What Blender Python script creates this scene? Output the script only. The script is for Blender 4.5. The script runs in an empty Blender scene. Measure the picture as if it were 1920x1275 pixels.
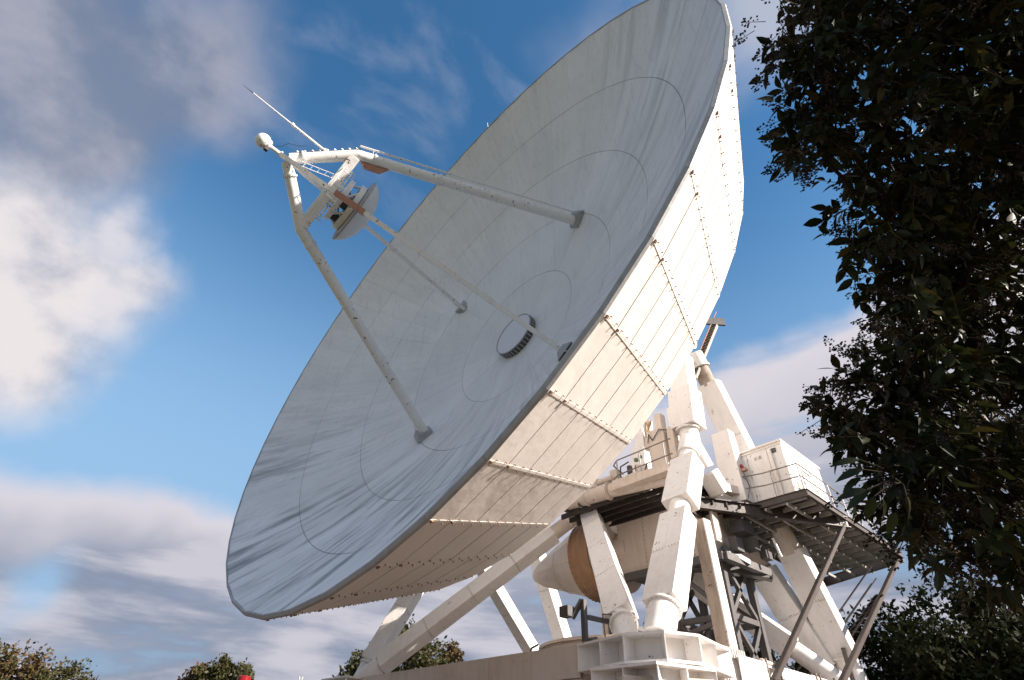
import bpy, bmesh, math, random
from math import sin, cos, pi, radians, atan2, sqrt, hypot
from mathutils import Vector, Matrix
random.seed(7)
SC = bpy.context.scene
COL = SC.collection

# ------------------------------------------------------------------ camera
cam_d = bpy.data.cameras.new('camera')
cam = bpy.data.objects.new('camera', cam_d); COL.objects.link(cam)
R_ = Vector((0.675129, 0.736791, 0.036616)); F_ = Vector((-0.586111, 0.505596, 0.633125)); U_ = Vector((0.447968, -0.448902, 0.773183))
m = Matrix(((R_.x, U_.x, -F_.x), (R_.y, U_.y, -F_.y), (R_.z, U_.z, -F_.z)))
cam.matrix_world = Matrix.Translation((16.648, -14.856, 1.6)) @ m.to_4x4()
cam_d.sensor_width = 36; cam_d.lens = 998.086 * 36 / 1920
cam_d.clip_start = 0.1; cam_d.clip_end = 5000
SC.camera = cam
CAM = Vector((16.648, -14.856, 1.6))

# ------------------------------------------------------------------ light
SUN_AZ, SUN_EL = radians(62.5), radians(26)          # azimuth from +Y towards +X
SUN_DIR = Vector((sin(SUN_AZ)*cos(SUN_EL), cos(SUN_AZ)*cos(SUN_EL), sin(SUN_EL)))
sd = bpy.data.lights.new('sun', 'SUN'); sd.energy = 5.0; sd.angle = radians(0.5); sd.color = (1.0, 0.875, 0.775)
sun = bpy.data.objects.new('sun', sd); COL.objects.link(sun)
sun.rotation_euler = (-SUN_DIR).to_track_quat('-Z', 'Y').to_euler()
SC.view_settings.view_transform = 'Standard'; SC.view_settings.look = 'None'
SC.view_settings.exposure = 1.2; SC.view_settings.gamma = 1.0; SC.view_settings.use_curve_mapping = False

world = bpy.data.worlds.new('World'); SC.world = world; world.use_nodes = True
SKY_STRENGTH = 0.096

class N:
    """tiny node helper"""
    def __init__(s, tree): s.t = tree; s.n = tree.nodes; s.l = tree.links
    def new(s, typ, ins=None, **kw):
        nd = s.n.new(typ)
        for k, v in kw.items(): setattr(nd, k, v)
        if ins:
            for k, v in ins.items(): s.put(nd, k, v)
        return nd
    def put(s, nd, k, v):
        sock = nd.inputs[k]
        if isinstance(v, bpy.types.NodeSocket): s.l.new(v, sock)
        else: sock.default_value = v
    def math(s, op, a, b=0.0, c=None, clamp=False):
        nd = s.new('ShaderNodeMath', {0: a, 1: b}, operation=op); nd.use_clamp = clamp
        if c is not None: s.put(nd, 2, c)
        return nd.outputs[0]
    def vmath(s, op, a, b=(0, 0, 0)):
        nd = s.new('ShaderNodeVectorMath', {0: a, 1: b}, operation=op)
        return nd.outputs[1] if op in ('DISTANCE', 'LENGTH', 'DOT_PRODUCT') else nd.outputs[0]
    def scale(s, a, f):
        nd = s.new('ShaderNodeVectorMath', {0: a}, operation='SCALE'); s.put(nd, 3, f); return nd.outputs[0]
    def noise(s, vec, scale, detail=4, rough=0.5, dist=0.0, col=False):
        nd = s.new('ShaderNodeTexNoise', {'Vector': vec, 'Scale': scale, 'Detail': detail, 'Roughness': rough, 'Distortion': dist})
        return nd.outputs[1] if col else nd.outputs[0]
    def mr(s, v, a, b, c=0.0, d=1.0, smooth=False):
        nd = s.new('ShaderNodeMapRange', {0: v, 1: a, 2: b, 3: c, 4: d}); nd.clamp = True
        if smooth: nd.interpolation_type = 'SMOOTHSTEP'
        return nd.outputs[0]
    def mix(s, f, a, b, mode='MIX'):
        nd = s.new('ShaderNodeMix', data_type='RGBA', blend_type=mode)
        s.put(nd, 0, f); s.put(nd, 6, a); s.put(nd, 7, b); return nd.outputs[2]

w = N(world.node_tree); w.n.clear()
sky = w.new('ShaderNodeTexSky', sky_type='NISHITA', sun_disc=False, sun_elevation=SUN_EL, sun_rotation=SUN_AZ, altitude=50.0)
sky.air_density = 1.0; sky.dust_density = 0.6; sky.ozone_density = 2.2
tc = w.new('ShaderNodeTexCoord'); D = tc.outputs['Generated']
hs = w.new('ShaderNodeHueSaturation', {'Saturation': 1.2, 'Value': 1.0, 'Color': sky.outputs[0]})
skyc = w.scale(hs.outputs[0], SKY_STRENGTH)
skyc = w.vmath('MULTIPLY', skyc, (0.80, 1.02, 1.0))
pale = w.mr(w.new('ShaderNodeSeparateXYZ', {0: D}).outputs[2], 0.82, 0.30, 0.0, 0.92, True)
skyc = w.mix(pale, skyc, (0.158, 0.258, 0.382, 1))
# ragged coordinates for the cloud banks
warp1 = w.noise(D, 3.0, 5, 0.52, 0.1, col=True)
warp = w.scale(w.vmath('SUBTRACT', warp1, (0.5, 0.5, 0.5)), 0.30)
DW = w.vmath('ADD', D, warp)
def blob(d, r0, r1, k=1.0):
    dd = w.vmath('DISTANCE', DW, d)
    return w.mr(dd, r0, r1, k, 0.0, True)
def union(lst):
    o = lst[0]
    for b in lst[1:]: o = w.math('MAXIMUM', o, b)
    return o
grey_bank = union([blob((-0.66, -0.25, 0.71), 0.10, 0.24), blob((-0.605, -0.16, 0.78), 0.06, 0.20, 0.92), blob((-0.70, -0.22, 0.68), 0.04, 0.18, 0.9), blob((-0.56, -0.40, 0.72), 0.05, 0.25)])
white_bank = union([blob((-0.822, -0.215, 0.53), 0.07, 0.17), blob((-0.845, -0.125, 0.50), 0.05, 0.165), blob((-0.885, -0.12, 0.44), 0.04, 0.14), blob((-0.845, -0.06, 0.53), 0.02, 0.11, 0.9),
                    blob((-0.80, -0.10, 0.575), 0.02, 0.10, 0.8), blob((-0.80, -0.35, 0.45), 0.08, 0.22)])
sep = w.new('ShaderNodeSeparateXYZ', {0: D}); Zc = sep.outputs[2]
sepw = w.new('ShaderNodeSeparateXYZ', {0: w.vmath('ADD', D, w.scale(warp, 0.8))}); Zw = sepw.outputs[2]
# low stratocumulus band all round the horizon
band_top = w.mr(w.vmath('DOT_PRODUCT', D, (0.0, 1.0, 0.0)), 0.45, 0.82, 0.27, 0.60)
band = w.mr(w.math('SUBTRACT', Zw, band_top), -0.025, 0.045, 1.0, 0.0, True)
stretch = w.vmath('MULTIPLY', D, (1.0, 1.0, 5.5))
streaks = w.noise(stretch, 3.1, 8, 0.56, 0.15)
thin = w.mr(streaks, 0.30, 0.46, 0.55, 1.0, True)
gap = w.math('SUBTRACT', 1.0, blob((-0.986, 0.06, 0.147), 0.01, 0.07, 0.75))
band = w.math('MULTIPLY', w.math('MULTIPLY', band, thin), gap)
# high thin wisps near the zenith
wn = w.noise(w.vmath('MULTIPLY', D, (1.8, 1.0, 1.4)), 4.0, 7, 0.55, 0.25)
wisps = w.math('MULTIPLY', w.mr(wn, 0.50, 0.74, 0.0, 0.30, True), w.mr(Zc, 0.70, 0.84, 0.0, 1.0, True))
topr = w.math('MAXIMUM', blob((0.03, 0.47, 0.88), 0.03, 0.17, 0.85), blob((-0.21, 0.36, 0.91), 0.0, 0.16, 0.45))
wisps = w.math('MAXIMUM', wisps, topr)
# unseen banks added behind the camera and to the right, greying the blue skylight
bn = w.noise(w.vmath('MULTIPLY', D, (1.0, 1.0, 1.7)), 2.1, 7, 0.55, 0.2)
away = w.mr(w.vmath('DOT_PRODUCT', D, (-0.586, 0.506, 0.633)), 0.45, 0.25, 0.0, 1.0, True)
scatter = w.math('MULTIPLY', w.math('MULTIPLY', w.mr(bn, 0.44, 0.56, 0.0, 1.0, True), away), w.mr(Zc, -0.02, 0.05, 0.0, 1.0))
# billow brightness
n1 = w.noise(w.vmath('MULTIPLY', D, (1, 1, 1.35)), 5.5, 9, 0.56, 0.0)
n2 = w.noise(w.vmath('MULTIPLY', D, (1, 1, 3.0)), 2.6, 5, 0.5, 0.2)
lit = w.mr(n1, 0.34, 0.62, 0.0, 1.0, True)
c_white = w.mix(lit, (0.195, 0.205, 0.255, 1), (0.40, 0.375, 0.38, 1))
c_grey = w.mix(lit, (0.108, 0.122, 0.162, 1), (0.20, 0.20, 0.238, 1))
bandl = w.mr(w.math('ADD', streaks, w.math('MULTIPLY', n2, 0.5)), 0.66, 0.90, 0.0, 1.0, True)
toplit = w.mr(w.math('SUBTRACT', band_top, Zw), 0.0, w.mr(band_top, 0.28, 0.55, 0.13, 0.34), 1.0, 0.0, True)
bandl = w.math('MAXIMUM', w.math('MULTIPLY', bandl, 0.75), toplit)
c_band = w.mix(bandl, (0.125, 0.145, 0.195, 1), (0.35, 0.33, 0.355, 1))
edge = w.mr(n1, 0.25, 0.60, 0.80, 1.0, True)
colr = w.mix(w.math('MULTIPLY', scatter, 0.9), skyc, c_white)
colr = w.mix(w.math('MULTIPLY', band, 0.97), colr, c_band)
colr = w.mix(w.math('MULTIPLY', w.math('MULTIPLY', grey_bank, edge), 0.93), colr, c_grey)
colr = w.mix(w.math('MULTIPLY', w.math('MULTIPLY', white_bank, edge), 1.0), colr, c_white)
colr = w.mix(w.math('MULTIPLY', wisps, 0.8), colr, (0.30, 0.30, 0.33, 1))
bg = w.new('ShaderNodeBackground', {'Color': colr, 'Strength': 0.92})
w.l.new(bg.outputs[0], w.new('ShaderNodeOutputWorld').inputs[0])

# ------------------------------------------------------------------ helpers
class MB:
    def __init__(s): s.v = []; s.f = []
    def add(s, vs, fs):
        o = len(s.v); s.v += [tuple(v) for v in vs]; s.f += [tuple(i+o for i in f) for f in fs]; return s
    def quad(s, a, b, c, d): return s.add([a, b, c, d], [(0, 1, 2, 3)])
    def box(s, c, size, M=None):
        hx, hy, hz = size[0]/2, size[1]/2, size[2]/2
        vs = [Vector((x, y, z)) for x in (-hx, hx) for y in (-hy, hy) for z in (-hz, hz)]
        if M is not None: vs = [M @ v for v in vs]
        c = Vector(c); vs = [c+v for v in vs]
        return s.add(vs, [(0, 1, 3, 2), (4, 6, 7, 5), (0, 4, 5, 1), (2, 3, 7, 6), (0, 2, 6, 4), (1, 5, 7, 3)])
    def prism(s, A, B, wa, da, side, wb=None, db=None, cap=True):
        """box section from A to B; wa along side, da across"""
        A, B = Vector(A), Vector(B); t = (B-A).normalized(); s1 = Vector(side); s1 = (s1 - t*s1.dot(t)).normalized(); s2 = t.cross(s1)
        wb = wa if wb is None else wb; db = da if db is None else db
        vs = []
        for P, ww, dd in ((A, wa, da), (B, wb, db)):
            for i, j in ((-1, -1), (1, -1), (1, 1), (-1, 1)): vs.append(P + s1*(i*ww/2) + s2*(j*dd/2))
        fs = [(0, 1, 5, 4), (1, 2, 6, 5), (2, 3, 7, 6), (3, 0, 4, 7)]
        if cap: fs += [(3, 2, 1, 0), (4, 5, 6, 7)]
        return s.add(vs, fs)
    def tube(s, A, B, ra, rb=None, n=16, cap=True):
        A, B = Vector(A), Vector(B); rb = ra if rb is None else rb
        t = (B-A).normalized(); h = Vector((0, 0, 1)) if abs(t.z) < 0.9 else Vector((1, 0, 0)); x = t.cross(h).normalized(); y = t.cross(x)
        vs = []
        for P, r in ((A, ra), (B, rb)):
            for i in range(n):
                a = 2*pi*i/n; vs.append(P + x*(r*cos(a)) + y*(r*sin(a)))
        fs = [(i, (i+1) % n, n+(i+1) % n, n+i) for i in range(n)]
        if cap: fs += [tuple(range(n-1, -1, -1)), tuple(range(n, 2*n))]
        return s.add(vs, fs)
    def path(s, pts, r, n=8):
        pts = [Vector(p) for p in pts]
        for a, b in zip(pts, pts[1:]): s.tube(a, b, r, r, n)
        return s
    def lathe(s, O, axis, prof, n=32, xref=None, a0=0.0):
        O = Vector(O); t = Vector(axis).normalized(); h = Vector(xref) if xref else (Vector((0, 0, 1)) if abs(t.z) < 0.9 else Vector((1, 0, 0)))
        x = (h - t*h.dot(t)).normalized(); y = t.cross(x); vs = []
        for r, z in prof:
            for i in range(n):
                a = a0+2*pi*i/n; vs.append(O + t*z + x*(r*cos(a)) + y*(r*sin(a)))
        fs = []
        for k in range(len(prof)-1):
            for i in range(n):
                j = (i+1) % n; fs.append((k*n+i, k*n+j, (k+1)*n+j, (k+1)*n+i))
        return s.add(vs, fs)
    def build(s, name, mat, parent=None, smooth=False, M=None, kind=None, bevel=0, recalc=True):
        me = bpy.data.meshes.new(name); me.from_pydata(s.v, [], s.f); me.update()
        if recalc:
            bm = bmesh.new(); bm.from_mesh(me)
            bmesh.ops.recalc_face_normals(bm, faces=bm.faces); bm.to_mesh(me); bm.free()
        me.materials.append(mat)
        o = bpy.data.objects.new(name, me); COL.objects.link(o)
        if M is not None: o.matrix_world = M
        if parent: o.parent = parent
        if kind: o['kind'] = kind
        if smooth:
            for p in me.polygons: p.use_smooth = True
            try: me.set_sharp_from_angle(angle=radians(38))
            except Exception: pass
        if bevel:
            b = o.modifiers.new('bevel', 'BEVEL'); b.width = bevel; b.segments = 2; b.limit_method = 'ANGLE'; b.angle_limit = radians(40)
        return o
def tag(o, label=None, cat=None, group=None, kind=None):
    if label: o['label'] = label
    if cat: o['category'] = cat
    if group: o['group'] = group
    if kind: o['kind'] = kind
    return o
def thing(name, label, cat, group=None, M=None):
    o = bpy.data.objects.new(name, None); COL.objects.link(o); o.empty_display_size = 0.3
    if M is not None: o.matrix_world = M
    return tag(o, label, cat, group)
def lerp(a, b, t): return Vector(a)*(1-t) + Vector(b)*t

# ------------------------------------------------------------------ materials
def mat(name):
    mt = bpy.data.materials.new(name); mt.use_nodes = True; q = N(mt.node_tree)
    b = mt.node_tree.nodes['Principled BSDF']; return mt, q, b
def painted(name, base, dirt, amt=0.5, rough=0.45, streak=1.0, chips=0.0, chipcol=(0.10, 0.05, 0.03, 1), spec=0.5, rust=0.0):
    mt, q, b = mat(name)
    co = q.new('ShaderNodeTexCoord').outputs['Object']
    g = q.new('ShaderNodeNewGeometry'); pos = g.outputs['Position']
    a = q.noise(pos, 0.55, 5, 0.6); v = q.noise(q.vmath('MULTIPLY', pos, (3.2, 3.2, 0.35)), 1.7, 5, 0.65)
    f = q.math('MULTIPLY', q.mr(q.math('ADD', q.math('MULTIPLY', a, 0.5), q.math('MULTIPLY', v, 0.5*streak)), 0.42, 0.72, 0, 1, True), amt)
    c = q.mix(f, base, dirt)
    fine = q.noise(pos, 38, 3, 0.6)
    c = q.mix(q.math('MULTIPLY', q.new('ShaderNodeObjectInfo').outputs['Random'], 0.12), c, dirt)
    c = q.mix(q.mr(fine, 0.60, 0.80, 0.0, 0.18), c, dirt)
    if rust > 0:
        rn = q.noise(pos, 1.3, 6, 0.7, 0.3)
        rs = q.noise(q.vmath('MULTIPLY', pos, (6, 6, 0.5)), 2.0, 4, 0.6)
        rf = q.math('MULTIPLY', q.mr(rn, 0.60, 0.74, 0, 1, True), q.mr(rs, 0.45, 0.65, 0, rust, True))
        c = q.mix(rf, c, (0.22, 0.085, 0.035, 1))
    if chips > 0:
        cn = q.noise(pos, 5.5, 3, 0.75, 0.4); cl = q.noise(pos, 0.9, 2, 0.5)
        cf = q.math('MULTIPLY', q.mr(cn, 0.665-0.03*chips, 0.685-0.03*chips, 0, 1), q.mr(cl, 0.47, 0.55, 0, 1, True))
        c = q.mix(cf, c, chipcol)
    q.put(b, 'Base Color', c); q.put(b, 'Roughness', q.mr(a, 0.3, 0.7, rough-0.08, rough+0.12))
    q.put(b, 'Specular IOR Level', spec)
    bp = q.new('ShaderNodeBump', {'Height': q.math('ADD', q.noise(pos, 2.2, 3, 0.5), q.math('MULTIPLY', fine, 0.02)), 'Strength': 0.06, 'Distance': 0.25})
    q.put(b, 'Normal', bp.outputs[0])
    return mt
M_white = painted('white_paint', (0.84, 0.82, 0.80, 1), (0.56, 0.50, 0.44, 1), 0.42, 0.42, chips=0.5, rust=0.5)
M_feed = painted('feed_leg_paint', (0.85, 0.845, 0.835, 1), (0.60, 0.59, 0.57, 1), 0.35, 0.4, chips=1.5, chipcol=(0.035, 0.03, 0.03, 1))
M_skirt = painted('skirt_paint', (0.82, 0.775, 0.73, 1), (0.70, 0.62, 0.54, 1), 0.35, 0.5, streak=0.7)
M_cream = painted('cream_paint', (0.68, 0.60, 0.535, 1), (0.44, 0.34, 0.27, 1), 0.55, 0.5, rust=0.5)
M_ochre = painted('ochre_lagging', (0.42, 0.27, 0.165, 1), (0.26, 0.15, 0.085, 1), 0.6, 0.6, streak=1.6, rust=0.3)
M_rim = painted('rim_strip_grey', (0.40, 0.41, 0.42, 1), (0.20, 0.21, 0.21, 1), 0.7, 0.5)
M_steel = painted('dark_steel', (0.085, 0.083, 0.085, 1), (0.05, 0.042, 0.038, 1), 0.7, 0.5, rust=0.3)
M_deck = painted('grey_brown_steel', (0.056, 0.043, 0.037, 1), (0.034, 0.024, 0.02, 1), 0.7, 0.5, rust=0.5)
M_grate = painted('galvanised_grating', (0.34, 0.33, 0.31, 1), (0.18, 0.15, 0.13, 1), 0.6, 0.45)
M_rail = painted('brown_rail', (0.20, 0.165, 0.14, 1), (0.10, 0.07, 0.05, 1), 0.6, 0.4, rust=0.5)
M_bolt = painted('rusty_bolt', (0.22, 0.13, 0.08, 1), (0.07, 0.04, 0.03, 1), 0.8, 0.6)
M_seam = painted('seam_backing_steel', (0.17, 0.10, 0.065, 1), (0.09, 0.05, 0.03, 1), 0.8, 0.7)  # dark brown sheet colour, shows through the joints between panels
M_lag = painted('peeling_lagging', (0.42, 0.34, 0.27, 1), (0.12, 0.10, 0.09, 1), 0.9, 0.7, chips=1.6)
M_primer = painted('red_primer', (0.48, 0.25, 0.18, 1), (0.26, 0.09, 0.06, 1), 0.6, 0.55)
M_sub = painted('subreflector_paint', (0.72, 0.73, 0.74, 1), (0.55, 0.55, 0.56, 1), 0.4, 0.35)
M_grill = painted('bitumen_black_grating', (0.028, 0.022, 0.019, 1), (0.05, 0.035, 0.028, 1), 0.5, 0.6)
M_black = painted('black_rubber', (0.03, 0.03, 0.032, 1), (0.06, 0.055, 0.05, 1), 0.4, 0.5)
M_concrete = painted('concrete', (0.34, 0.32, 0.29, 1), (0.20, 0.18, 0.16, 1), 0.6, 0.85)
M_green = painted('green_valve_paint', (0.16, 0.24, 0.17, 1), (0.05, 0.12, 0.07, 1), 0.5, 0.5)
M_brass = painted('brass_fittings', (0.44, 0.31, 0.18, 1), (0.15, 0.09, 0.03, 1), 0.6, 0.4)
mt, q, b = mat('red_lens'); q.put(b, 'Base Color', (0.30, 0.012, 0.016, 1)); q.put(b, 'Roughness', 0.25); q.put(b, 'Transmission Weight', 0.15); M_red = mt
mt, q, b = mat('hub_membrane'); q.put(b, 'Base Color', (0.70, 0.71, 0.75, 1)); q.put(b, 'Roughness', 0.5); M_membrane = mt

# reflector: aluminium panels, painted, rain streaked along the gores
mt, q, b = mat('reflector_paint')
co = q.new('ShaderNodeTexCoord').outputs['Object']
sp = q.new('ShaderNodeSeparateXYZ', {0: co})
rr = q.math('SQRT', q.math('ADD', q.math('POWER', sp.outputs[0], 2.0), q.math('POWER', sp.outputs[1], 2.0)))
un = q.new('ShaderNodeCombineXYZ', {0: q.math('DIVIDE', sp.outputs[0], rr), 1: q.math('DIVIDE', sp.outputs[1], rr), 2: q.math('MULTIPLY', rr, 0.012)})
s1 = q.noise(un.outputs[0], 26, 5, 0.62); s2 = q.noise(un.outputs[0], 7.0, 3, 0.5)
un2 = q.new('ShaderNodeCombineXYZ', {0: q.math('DIVIDE', sp.outputs[0], rr), 1: q.math('DIVIDE', sp.outputs[1], rr), 2: q.math('MULTIPLY', rr, 0.05)})
s3 = q.noise(un2.outputs[0], 60, 4, 0.7)
vert = q.noise(q.vmath('MULTIPLY', co, (2.6, 0.22, 1.0)), 1.6, 5, 0.65)
blot = q.noise(co, 0.35, 4, 0.55)
low = q.mr(sp.outputs[1], 2.0, -11.0, 0.10, 1.0, True)
right = q.mr(q.math('ADD', sp.outputs[0], q.math('MULTIPLY', rr, -0.45)), 0.0, 7.0, 0.0, 0.38, True)
amt = q.math('MAXIMUM', low, right)
outer = q.mr(rr, 5.0, 12.5, 0.25, 1.0, True)
stk = q.math('MULTIPLY', q.math('MULTIPLY', q.mr(q.math('ADD', q.math('MULTIPLY', s1, 0.6), q.math('MULTIPLY', s2, 0.4)), 0.47, 0.64, 0, 1, True), amt), outer)
fine = q.math('MULTIPLY', q.mr(s3, 0.5, 0.72, 0, 1, True), 0.16)
vst = q.math('MULTIPLY', q.mr(vert, 0.52, 0.72, 0, 1, True), 0.18)
c = q.mix(q.mr(blot, 0.35, 0.68), (0.83, 0.828, 0.82, 1), (0.75, 0.752, 0.75, 1))
c = q.mix(q.math('MULTIPLY', stk, 0.95), c, (0.24, 0.26, 0.265, 1))
c = q.mix(fine, c, (0.32, 0.335, 0.34, 1)); c = q.mix(vst, c, (0.33, 0.34, 0.345, 1))
pale = q.math('MULTIPLY', q.mr(s1, 0.45, 0.36, 0, 1, True), q.math('MULTIPLY', amt, 0.7))
c = q.mix(pale, c, (0.86, 0.87, 0.875, 1))
c = q.mix(q.math('MULTIPLY', q.new('ShaderNodeObjectInfo').outputs['Random'], 0.13), c, (0.44, 0.46, 0.46, 1))
q.put(b, 'Base Color', c); q.put(b, 'Roughness', q.mr(stk, 0, 1, 0.5, 0.65)); q.put(b, 'Specular IOR Level', 0.3)
M_refl = mt

# ------------------------------------------------------------------ ground
def ground_mat():
    mt, q, b = mat('grass_and_gravel')
    pos = q.new('ShaderNodeNewGeometry').outputs['Position']
    n = q.noise(pos, 0.09, 6, 0.6); n2 = q.noise(pos, 2.5, 6, 0.7); d = q.vmath('LENGTH', q.vmath('MULTIPLY', pos, (1, 1, 0)))
    gravel = q.mix(n2, (0.07, 0.046, 0.032, 1), (0.12, 0.085, 0.06, 1)); grass = q.mix(n2, (0.045, 0.06, 0.02, 1), (0.13, 0.12, 0.05, 1))
    f = q.mr(q.math('ADD', d, q.math('MULTIPLY', n, 10)), 30, 33, 0, 1, True)
    q.put(b, 'Base Color', q.mix(f, gravel, grass)); q.put(b, 'Roughness', 0.95)
    q.put(b, 'Normal', q.new('ShaderNodeBump', {'Height': n2, 'Strength': 0.4, 'Distance': 0.05}).outputs[0])
    return mt
g = MB(); L = 3000
g.quad((-L, -L, 0), (L, -L, 0), (L, L, 0), (-L, L, 0)); tag(g.build('ground', ground_mat()), kind='structure')
g = MB().lathe((0, 4.5, 0), (0, 0, 1), [(9.2, -0.2), (9.2, 0.9), (10.6, 0.9), (10.6, -0.2)], 64)
tag(g.build('track_foundation', M_concrete, smooth=True), kind='structure')

# ------------------------------------------------------------------ dish
EL = radians(8.03); FOC = 10.28
DISH = Matrix(((1, 0, 0, 0), (0, sin(EL), -cos(EL), 0), (0, cos(EL), sin(EL), 20.0), (0, 0, 0, 1)))
dish = thing('parabolic_antenna_dish', 'huge white parabolic dish tilted to the left, with tripod-like feed legs in front', 'antenna dish', M=DISH)
def dbuild(mb, name, mat_, parent=None, **kw):
    o = mb.build(name, mat_, None, **kw); o.parent = parent or dish; return o
def dish_pt(r, a, dz=0.0): return Vector((r*cos(a), r*sin(a), r*r/(4*FOC)+dz))
PH0 = radians(0)
# reflector panels: five rings of gore panels separated by real joints
rings = [(1.30, 4.208, 12, 0.02), (4.235, 7.398, 24, 0.012), (7.425, 10.438, 48, 0.007), (10.465, 13.308, 48, 0.006), (13.335, 15.98, 48, 0.005)]
for ri, (r0, r1, n, g_) in enumerate(rings):
    step = 2*pi/n; nr = 5; na = max(2, 96//n)
    mb = MB(); gap = 0.0035
    for i in range(nr+1):
        r = r0 + (r1-r0)*i/nr
        for j in range(na+1):
            a = gap/r + (step-2*gap/r)*j/na
            mb.v.append(tuple(dish_pt(r, a)))
    k = (nr+1)*(na+1)
    for i in range(nr+1):
        for j in range(na+1):
            v = mb.v[i*(na+1)+j]; mb.v.append((v[0], v[1], v[2]-0.03))
    for i in range(nr):
        for j in range(na):
            a0 = i*(na+1)+j; mb.f.append((a0, a0+na+1, a0+na+2, a0+1)); 
    rim_idx = [j for j in range(na+1)] + [i*(na+1)+na for i in range(1, nr+1)] + [nr*(na+1)+j for j in range(na-1, -1, -1)] + [i*(na+1) for i in range(nr-1, 0, -1)]
    for p_, q_ in zip(rim_idx, rim_idx[1:]+rim_idx[:1]): mb.f.append((p_, q_, q_+k, p_+k))
    first = None
    for s in range(n):
        # mesh baked in dish space so the object coordinates stay those of the dish
        a = s*step; ca, sa = cos(a), sin(a)
        m2 = MB(); m2.v = [(x*ca-y*sa, x*sa+y*ca, z + 0) for x, y, z in mb.v]; m2.f = mb.f
        o = dbuild(m2, 'reflector_panel', M_refl, recalc=False, smooth=True)
        rs = random.Random(ri*100+s); o.location.z += rs.uniform(-0.004, 0.004)
# dark backing behind the joints
mb = MB().lathe((0, 0, 0), (0, 0, 1), [(r, r*r/(4*FOC)-0.05) for r in (1.2, 3, 5, 7, 9, 11, 13, 15, 15.95)], 96)
dbuild(mb, 'reflector_backing', M_rim, smooth=True)
# rim: gutter strip, 48 straight lengths
NS = 48
def ring_pt(r, i, z): a = radians(7.5*i); return Vector((r*cos(a), r*sin(a), z))
for s in range(NS):
    mb = MB()
    prof = [(15.95, 6.18), (15.965, 6.23), (16.00, 6.235), (16.09, 6.17), (16.10, 6.09), (16.06, 6.08)]
    e = 0.004/16
    for (ra, za), (rb, zb) in zip(prof, prof[1:]):
        a0, a1 = radians(7.5*s)+e, radians(7.5*(s+1))-e
        P = lambda r, a, z: Vector((r*cos(a), r*sin(a), z))
        mb.quad(P(ra, a0, za), P(ra, a1, za), P(rb, a1, zb), P(rb, a0, zb))
    o = dbuild(mb, 'rim_strip', M_rim, recalc=False)
# skirt: flat sheet panels, six bands by 48 sides
RA, ZA, RB, ZB = 16.08, 6.10, 13.72, 1.36
bands = [0.0, 0.15, 0.325, 0.495, 0.668, 0.835, 1.0]
def sk(i, t, out=0.0):
    r = RA+(RB-RA)*t; z = ZA+(ZB-ZA)*t; a = radians(7.5*i)
    return Vector(((r+out*0.884)*cos(a), (r+out*0.884)*sin(a), z-out*0.467))
for s in range(NS):
    for k in range(6):
        t0, t1 = bands[k], bands[k+1]; rs = random.Random(s*10+k)
        g0, g1 = 0.0035, 0.0035
        def P(i, t, o): return sk(i, t, o)
        du = 0.007/1.9
        o1 = rs.uniform(0.0, 0.006)
        a, b_, c_, d_ = [P(s+du, t0+g0, o1), P(s+1-du, t0+g0, o1), P(s+1-du, t1-g1, o1), P(s+du, t1-g1, o1)]
        # keep straight between sides: interpolate along the chord
        def ch(u, t, o): return P(s, t, o)*(1-u)+P(s+1, t, o)*u
        f = [ch(du, t0+g0, o1), ch(1-du, t0+g0, o1), ch(1-du, t1-g1, o1), ch(du, t1-g1, o1)]
        h = [ch(du, t0+g0, o1-0.03), ch(1-du, t0+g0, o1-0.03), ch(1-du, t1-g1, o1-0.03), ch(du, t1-g1, o1-0.03)]
        # slight oil canning: centre vertex
        cen = sum(f, Vector())/4; nrm = (f[1]-f[0]).cross(f[3]-f[0]).normalized(); cen2 = cen + nrm*rs.uniform(-0.012, 0.012)
        mb = MB(); mb.add(f+h+[cen2], [(0, 1, 8), (1, 2, 8), (2, 3, 8), (3, 0, 8), (0, 4, 5, 1), (1, 5, 6, 2), (2, 6, 7, 3), (3, 7, 4, 0), (7, 6, 5, 4)])
        dbuild(mb, 'skirt_panel', M_skirt)
mb = MB()
for s in range(NS):
    a, b_, c_, d_ = sk(s, 0, -0.05), sk(s+1, 0, -0.05), sk(s+1, 1, -0.05), sk(s, 1, -0.05); mb.quad(a, b_, c_, d_)
dbuild(mb, 'skirt_backing', M_seam)
bolts = MB()
for s in range(NS):
    A, B = sk(s, 0.004, 0.007), sk(s, 1.0, 0.007); ax = (B-A).normalized(); tanv = Vector((-sin(radians(7.5*s)), cos(radians(7.5*s)), 0))
    mb = MB().prism(A, B, 0.085, 0.008, tanv)
    dbuild(mb, 'skirt_rib', M_skirt)
    nrm = ax.cross(tanv); nrm = nrm if nrm.dot(Vector((cos(radians(7.5*s)), sin(radians(7.5*s)), 0))) > 0 else -nrm
    L_ = (B-A).length; nb = 14
    for j in range(nb):
        u = (j+0.5)/nb
        for sd_ in (-1, 1):
            Pp = lerp(A, B, u + sd_*0.010) + tanv*(sd_*0.085) + nrm*0.012
            bolts.box(Pp, (0.022, 0.022, 0.05), Matrix((tanv, ax, nrm)).transposed())
    for u, sz in ((0.014, 0.07), (0.15, 0.06)):
        bolts.box(lerp(A, B, u)+nrm*0.02, (sz, sz*1.1, 0.05), Matrix((tanv, ax, nrm)).transposed())
dbuild(bolts, 'skirt_bolts', M_bolt, kind='stuff')
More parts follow.
